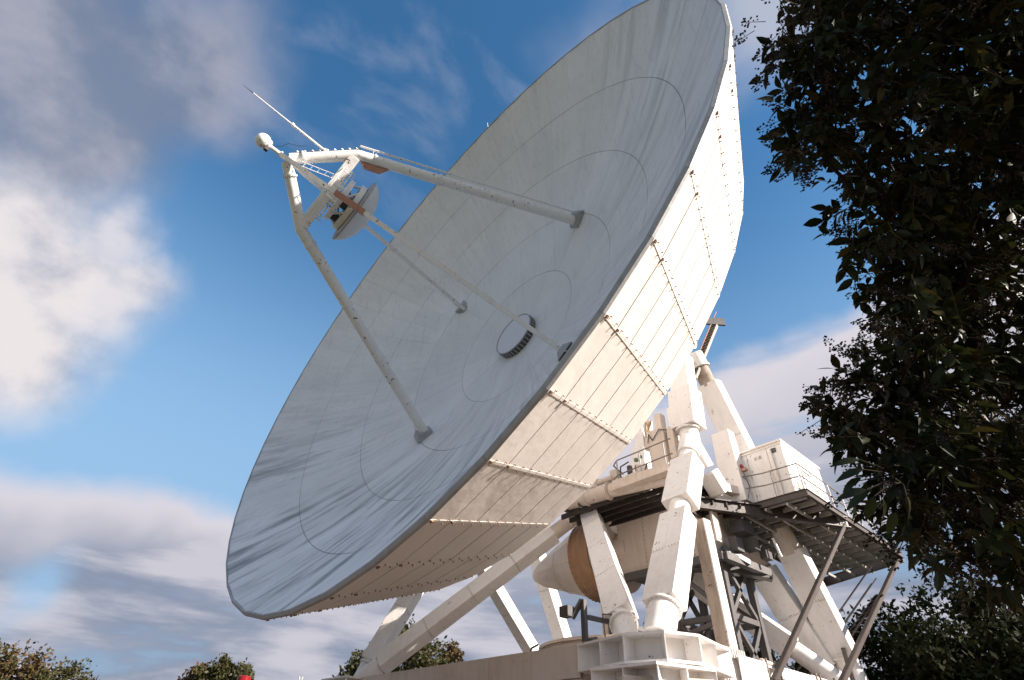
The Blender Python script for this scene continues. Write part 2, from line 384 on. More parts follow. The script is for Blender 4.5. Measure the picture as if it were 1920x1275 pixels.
# closing cone of the back structure, its radial trusses and central hub ring
mb = MB().lathe((0, 0, 0), (0, 0, 1), [(13.66, 1.36), (12.0, 0.75), (5.0, -1.1), (3.4, -1.5), (3.4, -2.4), (0.2, -2.4)], 48)
dbuild(mb, 'back_cone', M_white)
mb = MB()
for k in range(24):
    a = 2*pi*(k+0.5)/24; A = Vector((13.3*cos(a), 13.3*sin(a), 1.2)); B = Vector((3.3*cos(a), 3.3*sin(a), -1.9)); mb.tube(A, B, 0.07, 0.07, 6)
dbuild(mb, 'back_truss', M_white)
# central hub drum
mb = MB().lathe((0, 0, 0), (0, 0, 1), [(1.30, -0.05), (1.30, 0.40), (1.26, 0.42)], 48); hub = dbuild(mb, 'hub_drum', M_steel, smooth=True)
mb = MB().lathe((0, 0, 0), (0, 0, 1), [(1.27, 0.44), (0.01, 0.47)], 48); dbuild(mb, 'hub_membrane', M_membrane, smooth=True)
mb = MB().lathe((0, 0, 0), (0, 0, 1), [(1.27, 0.40), (1.315, 0.40), (1.315, 0.46), (1.27, 0.46)], 48); dbuild(mb, 'hub_clamp_ring', M_rim, smooth=True)
mb = MB()
for k in range(36):
    a = 2*pi*k/36; mb.box((1.315*cos(a), 1.315*sin(a), 0.2), (0.05, 0.05, 0.34), Matrix.Rotation(a, 3, 'Z'))
dbuild(mb, 'hub_clamps', M_rim, kind='stuff')

# feed support legs --------------------------------------------------
def ang(d): return Vector((cos(radians(d)), sin(radians(d)), 0))
e45, e135 = ang(45), ang(135)
apex = Vector((0, 0, 13.95))
LEG_R = 0.25
for sgn in (1, -1):
    foot = e45*(sgn*6.95) + Vector((0, 0, 1.32)); kink = e45*(sgn*2.10) + Vector((0, 0, 11.93))
    top = apex + e45*(sgn*0.10)
    mb = MB().tube(foot, kink, LEG_R*1.02, LEG_R, 24)
    leg = dbuild(mb, 'feed_leg', M_feed, smooth=True)
    mb = MB().tube(kink - (kink-foot).normalized()*0.05, top, LEG_R, LEG_R*0.95, 24); dbuild(mb, 'upper_feed_leg', M_feed, smooth=True)
    # flanges
    for u in (0.40, 0.66, 0.93):
        P = lerp(foot, kink, u); t = (kink-foot).normalized()
        mb = MB().lathe(P, t, [(LEG_R, -0.03), (LEG_R+0.05, -0.03), (LEG_R+0.05, 0.03), (LEG_R, 0.03)], 24); o = dbuild(mb, 'flange', M_feed, parent=leg, smooth=True)
    P = lerp(kink, top, 0.80); t = (top-kink).normalized()
    mb = MB().lathe(P, t, [(LEG_R, -0.04), (LEG_R+0.06, -0.04), (LEG_R+0.06, 0.04), (LEG_R, 0.04)], 24); dbuild(mb, 'flange', M_feed, parent=leg, smooth=True)
    # shoe on the reflector
    base = e45*(sgn*7.05); base.z = base.xy.length_squared/(4*FOC)
    mb = MB().prism(base + Vector((0, 0, -0.05)) + e45*(sgn*0.05), foot + (kink-foot).normalized()*0.12, 1.05, 1.0, e45, 0.70, 0.75)
    dbuild(mb, 'leg_shoe', M_rim)
    # ladder rail pair along the leg, on its outer side
    if sgn == 1:
        off = e45*0.42*sgn + Vector((0, 0, 0.10))
        n135 = e135
        mb = MB()
        A, B = foot + off + (kink-foot).normalized()*0.3, kink + off
        for sd_ in (-0.10, 0.10): mb.tube(A+n135*sd_, B+n135*sd_, 0.030, 0.030, 8)
        for j in range(34):
            P = lerp(A, B, (j+0.5)/34); mb.tube(P-n135*0.10, P+n135*0.10, 0.014, 0.014, 6)
        for j in range(9):
            P = lerp(A, B, (j+0.5)/9); mb.tube(P, P - off*0.6, 0.02, 0.02, 6)
        dbuild(mb, 'leg_ladder', M_feed)
        # red primed bracket under the bend
        P0 = lerp(kink, foot, 0.03); P1 = lerp(kink, foot, 0.14); dn = -e45*0.0 + (-e45).normalized()
        mb = MB(); q0 = P0 + dn*0.27; q1 = P1 + dn*0.30; q2 = lerp(q0, q1, 0.8)+dn*0.30; q3 = lerp(q0, q1, 0.25)+dn*0.28
        for sd_ in (-0.16, 0.16): mb.quad(q0+e135*sd_, q1+e135*sd_, q2+e135*sd_, q3+e135*sd_)
        for a_, b2 in ((q0, q1), (q1, q2), (q2, q3), (q3, q0)): mb.quad(a_-e135*0.16, b2-e135*0.16, b2+e135*0.16, a_+e135*0.16)
        dbuild(mb, 'primed_bracket', M_primer)
        mb = MB()
        for j in range(9):
            P = lerp(kink, top, (j+0.5)/9)+e45*0.33+Vector((0, 0, .04)); mb.box(P, (0.07, 0.07, 0.09))
        dbuild(mb, 'cable_clips', M_feed)
        mb = MB()
        for j in range(3): mb.path([lerp(kink, top, u)+e45*(0.33)+e135*(0.05*(j-1)) for u in (0, 0.3, 0.7, 1.0)], 0.016, 6)
        dbuild(mb, 'leg_cable', M_black)
ft_, kn_ = -e45*6.95+Vector((0, 0, 1.32)), -e45*2.10+Vector((0, 0, 11.93))
for j in range(12):
    P = lerp(ft_, kn_, (j+0.5)/12); t_ = (kn_-ft_).normalized()
    dbuild(MB().lathe(P, t_, [(LEG_R, -0.02), (LEG_R+0.018, -0.02), (LEG_R+0.018, 0.02), (LEG_R, 0.02)], 20), 'cable_band', M_feed, smooth=True)
for off in (-0.05, 0.0, 0.05):
    dbuild(MB().tube(ft_+e135*(LEG_R*0.9)+e45*off+Vector((0, 0, .2)), kn_+e135*(LEG_R*0.9)+e45*off, 0.02, 0.02, 6), 'leg_cable', M_rim)
kA, kB = e45*2.10+Vector((0, 0, 11.93)), -e45*2.10+Vector((0, 0, 11.93))
# shoulder yoke between the two bends (box section)
mb = MB().prism(kA - e45*0.15, kB + e45*0.15, 0.46, 0.50, (0, 0, 1)); dbuild(mb, 'cross_yoke', M_feed, bevel=0.02)
# thin stay struts in the other diagonal
for sgn, r_f, z_f in ((1, 6.95, 1.20), (-1, 6.95, 1.25)):
    foot = e135*(sgn*r_f)+Vector((0, 0, z_f)); top = apex + e135*(sgn*0.05)+Vector((0, 0, 0.35 if sgn < 0 else 0.0))
    mb = MB().prism(foot, top, 0.20, 0.24, e45); st = dbuild(mb, 'stay_strut', M_feed)
    for u in (0.25, 0.5):
        P = lerp(foot, top, u); t = (top-foot).normalized(); mb = MB().prism(P-t*0.06, P+t*0.06, 0.27, 0.31, e45); dbuild(mb, 'splice', M_feed, parent=st)
    if sgn < 0:
        mb = MB().prism(lerp(foot, top, 0.695), lerp(foot, top, 0.80), 0.25, 0.29, e45); tag(dbuild(mb, 'primed_sleeve', M_primer, parent=st), 'red primed sleeve on the front stay strut')
    b0 = e135*(sgn*7.0); b0.z = b0.xy.length_squared/(4*FOC)-0.05
    mb = MB().prism(b0 + e135*(sgn*0.12), foot+(top-foot).normalized()*0.1, 0.95, 0.8, e45, 0.4, 0.4); dbuild(mb, 'strut_shoe', M_rim)
    mb = MB()
    for sd_ in (-1, 1): mb.prism(b0 + e135*(sgn*(0.2)), b0 + e135*(sgn*1.25)+Vector((0, 0, 0.30)), 0.05, 0.5, e45)
    dbuild(mb, 'strut_gusset', M_sub)
# subreflector with its hexapod drum
prof = [(1.62, 10.56), (1.58, 10.46), (1.42, 10.26), (1.15, 10.06), (0.8, 9.90), (0.4, 9.82), (0.01, 9.80)]
dbuild(MB().lathe((0, 0, 0), (0, 0, 1), prof, 64), 'subreflector_face', M_sub, smooth=True)
dbuild(MB().lathe((0, 0, 0), (0, 0, 1), [(1.63, 10.54), (1.63, 10.62), (1.50, 10.66), (0.1, 10.70)], 64), 'subreflector_back', M_rim, smooth=True)
dbuild(MB().lathe((0, 0, 0), (0, 0, 1), [(1.20, 10.70), (1.20, 10.95), (0.95, 10.95), (0.95, 10.70)], 48), 'mirror_ring', M_feed, smooth=True)
dbuild(MB().lathe((0, 0, 0), (0, 0, 1), [(0.25, 11.25), (1.08, 11.25), (1.08, 11.47), (0.25, 11.47)], 48), 'drive_ring', M_feed, smooth=True)
dbuild(MB().lathe((0, 0, 0), (0, 0, 1), [(0.35, 11.47), (0.35, 11.75)], 32), 'drive_core', M_feed, smooth=True)
for k in range(6):
    a = 2*pi*k/6+0.4; b_ = a+0.5
    mb = MB().tube((0.9*cos(a), 0.9*sin(a), 11.27), (1.05*cos(b_), 1.05*sin(b_), 10.93), 0.055, 0.055, 8); dbuild(mb, 'actuator', M_feed)
for k, a in enumerate((2.2, 4.3, 5.3)):
    mb = MB().tube((0.85*cos(a), 0.85*sin(a), 10.97), (0.85*cos(a), 0.85*sin(a), 11.24), 0.17, 0.17, 14); mb.box((0.85*cos(a)+.1, 0.85*sin(a), 11.1), (0.2, 0.2, 0.16)); dbuild(mb, 'drive_motor', M_black if k else M_cream)
mb = MB()
for k in range(12):
    a = 2*pi*k/12+0.2; c_, s_ = cos(a), sin(a)
    mb.tube((1.30*c_, 1.30*s_, 11.42), (1.30*c_, 1.30*s_, 12.02), 0.02, 0.02, 6)
    for z in (11.62, 12.02):
        a2 = a+2*pi/12; mb.tube((1.30*c_, 1.30*s_, z), (1.30*cos(a2), 1.30*sin(a2), z), 0.022, 0.022, 6)
dbuild(mb, 'service_cage', M_feed)
for k in range(4):
    a = pi/4*2*k + 0.9; c_, s_ = cos(a), sin(a)
    mb = MB().box((1.18*c_, 1.18*s_, 11.62), (0.36, 0.50, 0.05), Matrix.Rotation(a, 3, 'Z')); dbuild(mb, 'cage_tread', M_feed)
mb = MB()
for k in range(4):
    a = pi/2*k + 0.3; mb.tube((0.55*cos(a), 0.55*sin(a), 11.45), (0.45*cos(a), 0.45*sin(a), 11.95), 0.06, 0.06, 8)
dbuild(mb, 'yoke_mounts', M_feed)
# access ladder from yoke to tip, hanging between the upper legs
mb = MB()
A, B = Vector((0.35, -0.35, 12.05)), Vector((0.2, -0.2, 13.5)); A += e45*0.55; B += e45*0.1
A2, B2 = A + e45*0.20, B + e45*0.20
for a_, b2 in ((A, B), (A2, B2)): mb.tube(a_, b2, 0.016, 0.016, 6)
for j in range(5): mb.tube(lerp(A, B, (j+.5)/5), lerp(A2, B2, (j+.5)/5), 0.010, 0.010, 6)
dbuild(mb, 'tip_ladder', M_feed)
mb = MB().tube(apex + Vector((0, 0, -0.1)), apex + Vector((0, 0, 0.10)), 0.36, 0.22, 16); dbuild(mb, 'apex_node', M_feed, smooth=True)
mb = MB().tube((0, 0, 14.0), (0, 0, 14.85), 0.10, 0.09, 12); mb.tube((0, 0, 14.30), (0, 0, 14.36), 0.16, 0.16, 12); mb.tube((0, 0, 14.82), (0, 0, 14.90), 0.2, 0.24, 12); dbuild(mb, 'tip_mast', M_feed, smooth=True)
prof = [(0.02, 15.47)] + [(0.33*sin(t), 15.15+0.33*cos(t)) for t in [radians(x) for x in (12, 25, 40, 55, 70, 85, 100, 115)]] + [(0.24, 14.94), (0.24, 14.88), (0.02, 14.86)]
dbuild(MB().lathe((0, 0, 0), (0, 0, 1), prof, 32), 'tip_radome', M_feed, smooth=True)
mb = MB().box((0.0, -0.28, 14.86), (0.14, 0.2, 0.16)); dbuild(mb, 'radome_junction_box', M_black)
mb = MB().path([Vector((0, 0, 14.9)), Vector((.2, .2, 14.5)), Vector((.42, .42, 14.35)), Vector((.55, .55, 14.0)), Vector((.7, .7, 13.75))], 0.012, 6); dbuild(mb, 'tip_cable', M_black)
W0 = Vector((0.95, 0.95, 0))
mb = MB().tube(W0+Vector((0, 0, 13.05)), W0+Vector((0, 0, 14.62)), 0.055, 0.05, 10); mb.tube(W0+Vector((0, 0, 14.58)), W0+Vector((0, 0, 14.70)), 0.09, 0.09, 10)
mb.tube(W0+Vector((0, 0, 14.7)), W0+Vector((0, 0, 16.5)), 0.032, 0.022, 8); mb.tube(W0+Vector((0, 0, 13.0)), W0+Vector((0, 0, 13.12)), 0.10, 0.10, 10)
dbuild(mb, 'lightning_rod', M_feed)
dbuild(MB().tube(W0+Vector((0, 0, 16.5)), W0+Vector((0, 0, 16.95)), 0.018, 0.006, 6), 'rod_point', M_black)
mb = MB().tube((0.33, 15.95, 6.2), (0.33-.1, 16.65, 6.35), 0.025, 0.015, 6); dbuild(mb, 'rim_rod', M_feed)

# ------------------------------------------------------------------ mount
mount = thing('antenna_mount', 'white steel wheel-and-track mount of box struts carrying the big dish', 'antenna mount')
XS = Vector((1, 0, 0))
def sheath(A, B, w_, d_, t0, t1, parent, side=XS, M_=None, seams=2.6, name='cladding_panel', taper=0.0):
    """sheet-metal box cladding split in lengths with open joints"""
    M_ = M_ or M_white
    A, B = Vector(A), Vector(B); L_ = (B-A).length; n = max(1, round((t1-t0)*L_/seams))
    for i in range(n):
        u0 = t0+(t1-t0)*i/n + (0.006/L_ if i else 0); u1 = t0+(t1-t0)*(i+1)/n - (0.006/L_ if i < n-1 else 0)
        mb = MB().prism(lerp(A, B, u0), lerp(A, B, u1), w_, d_, side)
        mb.build(name, M_, parent, bevel=0.012)
        # rivet row beside the joint
        if i:
            t = (B-A).normalized(); s1 = (side - t*side.dot(t)).normalized(); s2 = t.cross(s1); P = lerp(A, B, u0)
            mr_ = MB()
            for k in range(9):
                x = (k-4)/4*0.44
                for f in (-1, 1):
                    mr_.box(P + t*0.05 + s1*(x*w_) + s2*(f*d_/2), (0.022, 0.022, 0.022)); mr_.box(P + t*0.05 + s2*(x*d_) + s1*(f*w_/2), (0.022, 0.022, 0.022))
            mr_.build('rivets', M_bolt, parent, kind='stuff')
def core(A, B, r, parent_thing=None, n=24, M_=None, name='strut'):
    return MB().tube(A, B, r, r, n).build(name, M_ or M_white, parent_thing or mount, smooth=True)
def flange(P, t, r, parent, M_=None, th=0.07, out=0.08):
    t = Vector(t).normalized()
    MB().lathe(P, t, [(r*0.9, -th/2), (r+out, -th/2), (r+out, th/2), (r*0.9, th/2)], 28).build('flange', M_ or M_white, parent, smooth=True)
    mb = MB(); h = Vector((0, 0, 1)) if abs(t.z) < .9 else XS; x = t.cross(h).normalized(); y = t.cross(x)
    for k in range(20):
        a = 2*pi*k/20; mb.tube(P+x*((r+out*.5)*cos(a))+y*((r+out*.5)*sin(a))-t*(th*.5+.025), P+x*((r+out*.5)*cos(a))+y*((r+out*.5)*sin(a))+t*(th*.5+.025), 0.018, 0.018, 6)
    mb.build('flange_bolts', M_cream, parent, kind='stuff')

NC = Vector((7.62, -1.55, 4.5)); Mn = Vector((6.50, 4.20, 12.85)); BR = Vector((6.70, 4.60, 18.6)); N1 = Vector((0.1, 4.9, 12.0))
LFc = Vector((-7.7, -1.6, 4.5)); LF2 = Vector((-8.3, -1.3, 4.5)); ML = Vector((-8.0, 2.8, 12.7)); BL = Vector((-6.7, 4.6, 18.6))
FR1 = Vector((7.5, 9.5, 4.75)); FR2 = Vector((7.8, 10.75, 4.7)); BR2 = Vector((6.65, 5.5, 18.5)); FLc = Vector((-7.4, 11.0, 4.6)); FLb = Vector((-6.6, 11.6, 4.6))
# near corner strut to the side node
s = core(lerp(NC, Mn, 0.0), lerp(NC, Mn, 1.0), 0.36)
t = Mn-NC
sheath(NC, Mn, 1.02, 0.70, 0.11, 0.50, s); sheath(NC, Mn, 1.05, 0.80, 0.565, 0.845, s)
flange(lerp(NC, Mn, 0.10), t, 0.42, s); MB().tube(lerp(NC, Mn, 0.0), lerp(NC, Mn, 0.10), 0.42, 0.42, 28).build('boot_tube', M_white, s, smooth=True)
# node above
flange(Mn + Vector((0, 0, 0.62)), (0, 0, 1), 0.42, s, out=0.10)
MB().tube(lerp(NC, Mn, 0.90), Mn+Vector((0, 0, 0.1)), 0.44, 0.44, 28).tube(Mn+Vector((0, 0, -0.1)), Mn + Vector((0.02, 0.03, 0.68)), 0.44, 0.40, 28).build('node_tube', M_white, s, smooth=True)
# upper tower leg
s = core(Mn, BR, 0.33)
sheath(Mn, BR, 1.15, 0.95, 0.12, 0.46, s); sheath(Mn, BR, 0.95, 0.70, 0.462, 0.80, s)
# second strut from the near corner to the middle node
NC2 = NC + Vector((-1.05, 0.15, 0.0))
s = core(NC2, N1, 0.30); sheath(NC2, N1, 0.85, 0.62, 0.12, 0.97, s); flange(lerp(NC2, N1, 0.085), N1-NC2, 0.34, s)
MB().tube(NC2, lerp(NC2, N1, 0.085), 0.34, 0.34, 28).build('boot_tube', M_white, s, smooth=True)
# long strut from the left front corner to the middle node
s = core(LFc, N1, 0.30); sheath(LFc, N1, 0.66, 0.74, 0.085, 0.83, s, side=Vector((0, 1, 0)))
flange(lerp(LFc, N1, 0.90), N1-LFc, 0.31, s, out=0.05); MB().tube(lerp(LFc, N1, 0.83), lerp(LFc, N1, 0.99), 0.34, 0.34, 28).build('node_tube', M_cream, s, smooth=True)
# left front corner to the left side node (round clad)
s = core(LF2, ML, 0.33); sheath(LF2, ML, 0.72, 0.72, 0.10, 0.95, s, side=Vector((0.8, 0.6, 0)))
flange(lerp(LF2, ML, 0.085), ML-LF2, 0.36, s); MB().tube(LF2-Vector((0, 0, .2)), lerp(LF2, ML, 0.09), 0.37, 0.37, 28).build('boot_tube', M_white, s, smooth=True)
MB().tube(LFc, lerp(LFc, N1, 0.08), 0.34, 0.34, 28).build('boot_tube', M_white, s, smooth=True)
# rear left struts
s = core(FLc, ML, 0.28); sheath(FLc, ML, 0.72, 0.60, 0.05, 0.95, s)
s = core(FLb, BL, 0.28); sheath(FLb, BL, 0.85, 0.66, 0.05, 0.90, s)
s = core(ML, BL, 0.30); sheath(ML, BL, 0.85, 0.70, 0.1, 0.8, s)
# rear right struts
F1, T1 = Vector((6.55, 11.6, 5.5)), Vector((4.6, 9.2, 12.6))
F2, T2 = Vector((7.35, 11.7, 5.85)), Vector((6.2, 7.0, 19.3))
s = core(lerp(F1, T1, -0.14), T1, 0.33); sheath(F1, T1, 1.08, 0.72, 0.0, 0.52, s)
flange(lerp(F1, T1, 0.53), T1-F1, 0.37, s, M_=M_lag); MB().tube(lerp(F1, T1, 0.52), lerp(F1, T1, 0.97), 0.41, 0.41, 28).build('bare_tube', M_cream, s, smooth=True)
MB().tube(lerp(F1, T1, -0.15), lerp(F1, T1, 0.01), 0.42, 0.42, 28).build('boot_tube', M_cream, s, smooth=True)
s = core(lerp(F2, T2, -0.09), T2, 0.33); sheath(F2, T2, 1.05, 0.70, 0.0, 0.29, s); sheath(F2, T2, 1.08, 0.78, 0.46, 0.875, s)
MB().tube(lerp(F2, T2, 0.28), lerp(F2, T2, 0.46), 0.42, 0.42, 28).build('bare_tube', M_cream, s, smooth=True)
flange(lerp(F2, T2, 0.0), T2-F2, 0.44, s); MB().tube(lerp(F2, T2, -0.10), lerp(F2, T2, 0.01), 0.44, 0.44, 28).build('boot_tube', M_white, s, smooth=True)
MB().tube(lerp(F2, T2, 0.865), lerp(F2, T2, 0.945), 0.40, 0.40, 28).build('peeling_tube', M_lag, s, smooth=True)
flange(lerp(F2, T2, 0.945), T2-F2, 0.44, s); MB().tube(lerp(F2, T2, 0.945), T2, 0.46, 0.46, 28).build('elbow_tube', M_white, s, smooth=True)
# bearing housing behind the dish
for P in (BR, BL):
    s = MB().tube(P+Vector((-0.7, 0.2, 0.35)), P+Vector((0.45, 0.2, 0.35)), 0.85, 0.85, 32).build('bearing_housing', M_white, mount, smooth=True)
    MB().tube(P+Vector((0.45, 0.2, 0.35)), P+Vector((0.52, 0.2, 0.35)), 0.6, 0.55, 32).build('bearing_cap', M_cream, s, smooth=True)
MB().tube(BL+Vector((0.6, 0.2, 0.35)), BR+Vector((-0.6, 0.2, 0.35)), 0.5, 0.5, 24).build('elevation_shaft', M_white, mount, smooth=True)
# rising knee tube at the node: bracket plate fork between the two upper legs
P0 = lerp(FR2, BR2, 0.70); P1 = lerp(FR2, BR2, 0.56)
s = MB().prism((6.75, 6.9, 14.3), (6.75, 6.9, 10.9), 0.85, 0.55, XS, 1.0, 0.6).build('fork_leg', M_white, mount, bevel=0.015)
MB().prism(lerp(Mn, FR1, 0.14), lerp(Mn, FR1, 0.24), 0.72, 0.70, XS).build('knee_cover', M_white, mount, bevel=0.08)
MB().tube(Mn+Vector((0, 0, 0.15)), lerp(Mn, FR1, 0.12), 0.37, 0.37, 28).build('knee_tube', M_white, mount, smooth=True)
# rear cross strut
N2 = Vector((0.1, 5.2, 12.0))
s = core(Vector((7.6, 10.4, 4.65)), N2, 0.34); A_, B_ = Vector((7.6, 10.4, 4.65)), N2
sheath(A_, B_, 0.80, 0.86, 0.17, 0.44, s, side=Vector((0, 1, 0))); sheath(A_, B_, 0.92, 0.98, 0.44, 0.62, s, side=Vector((0, 1, 0)), name='cladding_sleeve')
# top cross pipe between the nodes with its walkway
s = MB().tube((-7.5, 3.6, 12.25), (3.0, 3.05, 11.40), 0.33, 0.33, 24).tube((3.0, 3.05, 11.40), (6.3, 3.4, 11.2), 0.30, 0.30, 20).build('cross_pipe', M_cream, mount, smooth=True)
for x in (-1.4, 0.2, 1.6, 2.9): flange(Vector((x, 3.6-0.55*(x+7.5)/10.5, 12.25-0.85*(x+7.5)/10.5)), (1, 0, -0.08), 0.34, s, M_=M_cream, out=0.06)
s = MB().prism((3.4, 2.75, 11.40), (6.25, 2.75, 11.30), 0.34, 0.30, (0, 0, 1)).build('edge_beam', M_cream, mount, bevel=0.01)
MB().box((4.78, 2.72, 11.12), (2.72, 0.46, 0.06)).build('beam_flange', M_cream, s)
MB().prism((6.35, 5.2, 11.4), (7.0, 7.0, 11.35), 0.35, 0.3, (0, 0, 1)).build('tie_beam', M_cream, mount)
# machine floor joists and plates, seen from below
floor_t = thing('machine_floor', 'dark machine floor of joists and plates under the walkway rail, behind the near strut', 'floor')
for k in range(9):
    y = 3.3 + k*0.55; MB().box((2.9, y, 11.10), (6.2, 0.10, 0.22)).build('joist', M_grill, floor_t)
for k in range(7):
    x = 0.3 + k*0.9; MB().box((x, 5.5, 11.25), (0.09, 5.2, 0.14)).build('bearer', M_steel, floor_t)
rs = random.Random(5)
for i in range(7):
    for j in range(6):
        if rs.random() < 0.16: continue
        MB().box((0.35+0.9*i, 3.3+0.86*j, 11.36), (0.84, 0.80, 0.04)).build('floor_plate', M_grill, floor_t)
# walkway railing
rail = thing('walkway_railing', 'brown two-bar railing along the machine floor edge beside the dish skirt', 'railing')
def prail(pts, r, parent, name='rail_bar', M_=None): return MB().path(pts, r, 8).build(name, M_ or M_rail, parent, smooth=True)
prail([(3.25, 3.7, 12.3), (3.35, 2.9, 12.40), (3.7, 2.7, 12.46), (6.5, 2.68, 12.48)], 0.028, rail)
prail([(3.25, 3.6, 11.7), (3.35, 2.85, 11.74), (3.7, 2.7, 11.78), (6.5, 2.68, 11.82)], 0.028, rail)
for x in (3.7, 4.9, 6.1): MB().tube((x, 2.7, 11.5), (x, 2.68, 12.46), 0.025, 0.025, 8).build('rail_post', M_grate, rail)

# central column and azimuth drum
MB().prism((0.8, 5.6, 5.5), (0.8, 5.6, 9.0), 0.95, 1.0, XS).build('pedestal_column', M_cream, mount, bevel=0.01)
MB().prism((0.8, 5.05, 5.5), (0.8, 5.05, 9.0), 0.10, 0.12, XS).build('column_seam', M_steel, mount)
drum = thing('azimuth_drum', 'round beige drum on the base frame behind the long left beam', 'drum')
MB().lathe((1.5, 4.5, 0), (0, 0, 1), [(3.0, 3.2), (3.0, 5.50), (3.12, 5.50), (3.12, 5.60), (0.1, 5.60)], 64).build('drum_wall', M_cream, drum, smooth=True)
for k in range(16):
    a = 2*pi*k/16; MB().box((1.5+3.01*cos(a), 4.5+3.01*sin(a), 4.6), (0.05, 0.06, 1.8), Matrix.Rotation(a, 3, 'Z')).build('drum_rib', M_cream, drum)
MB().prism((3.2, 1.92, 5.2), (3.7, 2.35, 5.2), 0.38, 0.04, (0, 0, 1)).build('access_hatch', M_cream, drum)
MB().path([(-0.85, 1.95, 4.5), (-0.85, 1.95, 5.35), (-0.7, 1.9, 5.55), (-0.3, 1.85, 5.62)], 0.04, 8).build('conduit', M_steel, drum, smooth=True)

# base frame
def beam(A, B, h, wd, parent=mount, name='base_beam', M_=None):
    A, B = Vector(A), Vector(B); t = (B-A).normalized(); side = Vector((-t.y, t.x, 0))
    c = MB(); z = Vector((0, 0, 1))
    mid = lambda P, dz: P+z*dz
    c.prism(mid(A, -h/2), mid(B, -h/2), wd*0.72, h-0.1, side); o = c.build(name, M_ or M_cream, parent)
    MB().prism(mid(A, -0.025), mid(B, -0.025), wd, 0.05, side).build('top_flange', M_ or M_cream, o)
    MB().prism(mid(A, -h+0.025), mid(B, -h+0.025), wd, 0.05, side).build('bottom_flange', M_ or M_cream, o)
    return o
ZT = 4.45
lb = beam((-8.4, -1.75, ZT), (5.4, -1.75, ZT), 0.80, 0.70); lb['label'] = 'long left base beam'
for k in range(7):
    x0 = -8.1+k*1.93; MB().box((x0+0.95, -2.125, ZT-0.33), (1.915, 0.02, 0.80)).build('beam_cover', M_cream, mount)
rb = beam((7.75, 0.6, ZT), (7.75, 12.4, ZT), 0.80, 0.70, M_=M_white)
beam((-7.7, -1.5, ZT), (-7.7, 11.5, ZT), 0.80, 0.70); beam((-7.6, 11.8, ZT), (7.6, 11.8, ZT), 0.80, 1.2)
beam((-7.2, -1.2, ZT-0.05), (0.3, 4.5, ZT-0.05), 0.7, 0.6); beam((7.2, -1.2, ZT-0.05), (0.3, 4.5, ZT-0.05), 0.7, 0.6)
# near corner block: hexagonal cell of webs, flanges and stiffeners
def poly_cell(pts, z0, z1, name, M_=M_white, stiff=True, out=0.22):
    c0 = sum((Vector((x, y, 0)) for x, y in pts), Vector())/len(pts)
    n = len(pts); mb = MB()
    V_ = [Vector((x, y, 0)) for x, y in pts]
    def ring(z, k): return [c0*(1-k)+v*k+Vector((0, 0, z)) for v in V_]
    k_in = 0.66
    a, b_ = ring(z0, k_in), ring(z1, k_in)
    mb.add(a+b_, [(i, (i+1) % n, n+(i+1) % n, n+i) for i in range(n)])
    o = mb.build(name, M_, mount)
    for z in (z0, z1):
        a, b_ = ring(z-0.03, 1.0), ring(z+0.03, 1.0)
        MB().add(a+b_, [(i, (i+1) % n, n+(i+1) % n, n+i) for i in range(n)]+[tuple(range(n)), tuple(range(n, 2*n))]).build('flange_plate', M_, o)
    if stiff:
        for i in range(n):
            A, B = V_[i], V_[(i+1) % n]; L_ = (B-A).length; m_ = max(1, int(round(L_/1.0)))
            for j in range(m_):
                P = A+(B-A)*(j/m_); Pi = c0*(1-k_in)+P*k_in
                s_ = (B-A).normalized()
                MB().quad(Pi+Vector((0, 0, z0)), P*0.99+c0*0.01+Vector((0, 0, z0)), P*0.99+c0*0.01+Vector((0, 0, z1)), Pi+Vector((0, 0, z1))).add([], []).build('stiffener', M_, o)
                mbx = MB().prism((Pi+P)/2+Vector((0, 0, z0+0.03)), (Pi+P)/2+Vector((0, 0, z1-0.03)), (P-Pi).length*0.96, 0.03, (P-Pi)); mbx.build('stiffener', M_, o)
    return o
poly_cell([(5.4, -2.25), (7.3, -2.65), (8.35, -2.35), (8.75, -1.45), (8.35, 0.7), (7.0, 0.7), (5.4, -0.9)], 3.86, ZT+0.02, 'corner_cell')
poly_cell([(6.4, -2.9), (8.4, -2.9), (8.9, -1.2), (8.2, -0.2), (6.6, -0.6)], 1.6, 3.74, 'bogie_frame')
for cx, cy in ((-7.7, -1.7), (7.8, 11.2), (-7.7, 11.2)):
    poly_cell([(cx-1.1, cy-1.1), (cx+1.1, cy-1.1), (cx+1.1, cy+1.1), (cx-1.1, cy+1.1)], 3.60, ZT+0.03, 'corner_cell')
for cx, cy in ((7.5, -1.6), (-7.7, -1.7), (7.6, 10.7), (-7.7, 10.7)):
    r_ = Vector((cx, cy-4.5, 0)).normalized(); tg = Vector((-r_.y, r_.x, 0))
    P = Vector((0, 4.5, 0)) + r_*9.9
    MB().box(P+Vector((0, 0, 2.6)), (2.2, 1.3, 1.9), Matrix((tg, r_, Vector((0, 0, 1)))).transposed()).build('bogie_housing', M_cream, mount, bevel=0.03)
    for sg in (-0.7, 0.7):
        o = MB().tube(P+tg*sg-r_*0.2+Vector((0, 0, 1.45)), P+tg*sg+r_*0.2+Vector((0, 0, 1.45)), 0.54, 0.54, 32).build('wheel', M_steel, mount, smooth=True)
# bolted splices on the right beam
sp_ = MB()
for zz in (ZT+0.02, 3.70):
    for k in range(10):
        for yy in (8.12, 8.3): sp_.tube((yy, 0.35+0.13*k, zz-0.05), (yy, 0.35+0.13*k, zz+0.09), 0.028, 0.028, 6)
for k in range(7):
    for yy in (0.55, 0.75, 0.95, 1.15): sp_.tube((8.0, yy, 3.75+0.1*k), (8.1, yy, 3.75+0.1*k), 0.028, 0.028, 6)
sp_.build('splice_bolts', M_white, mount, kind='stuff')
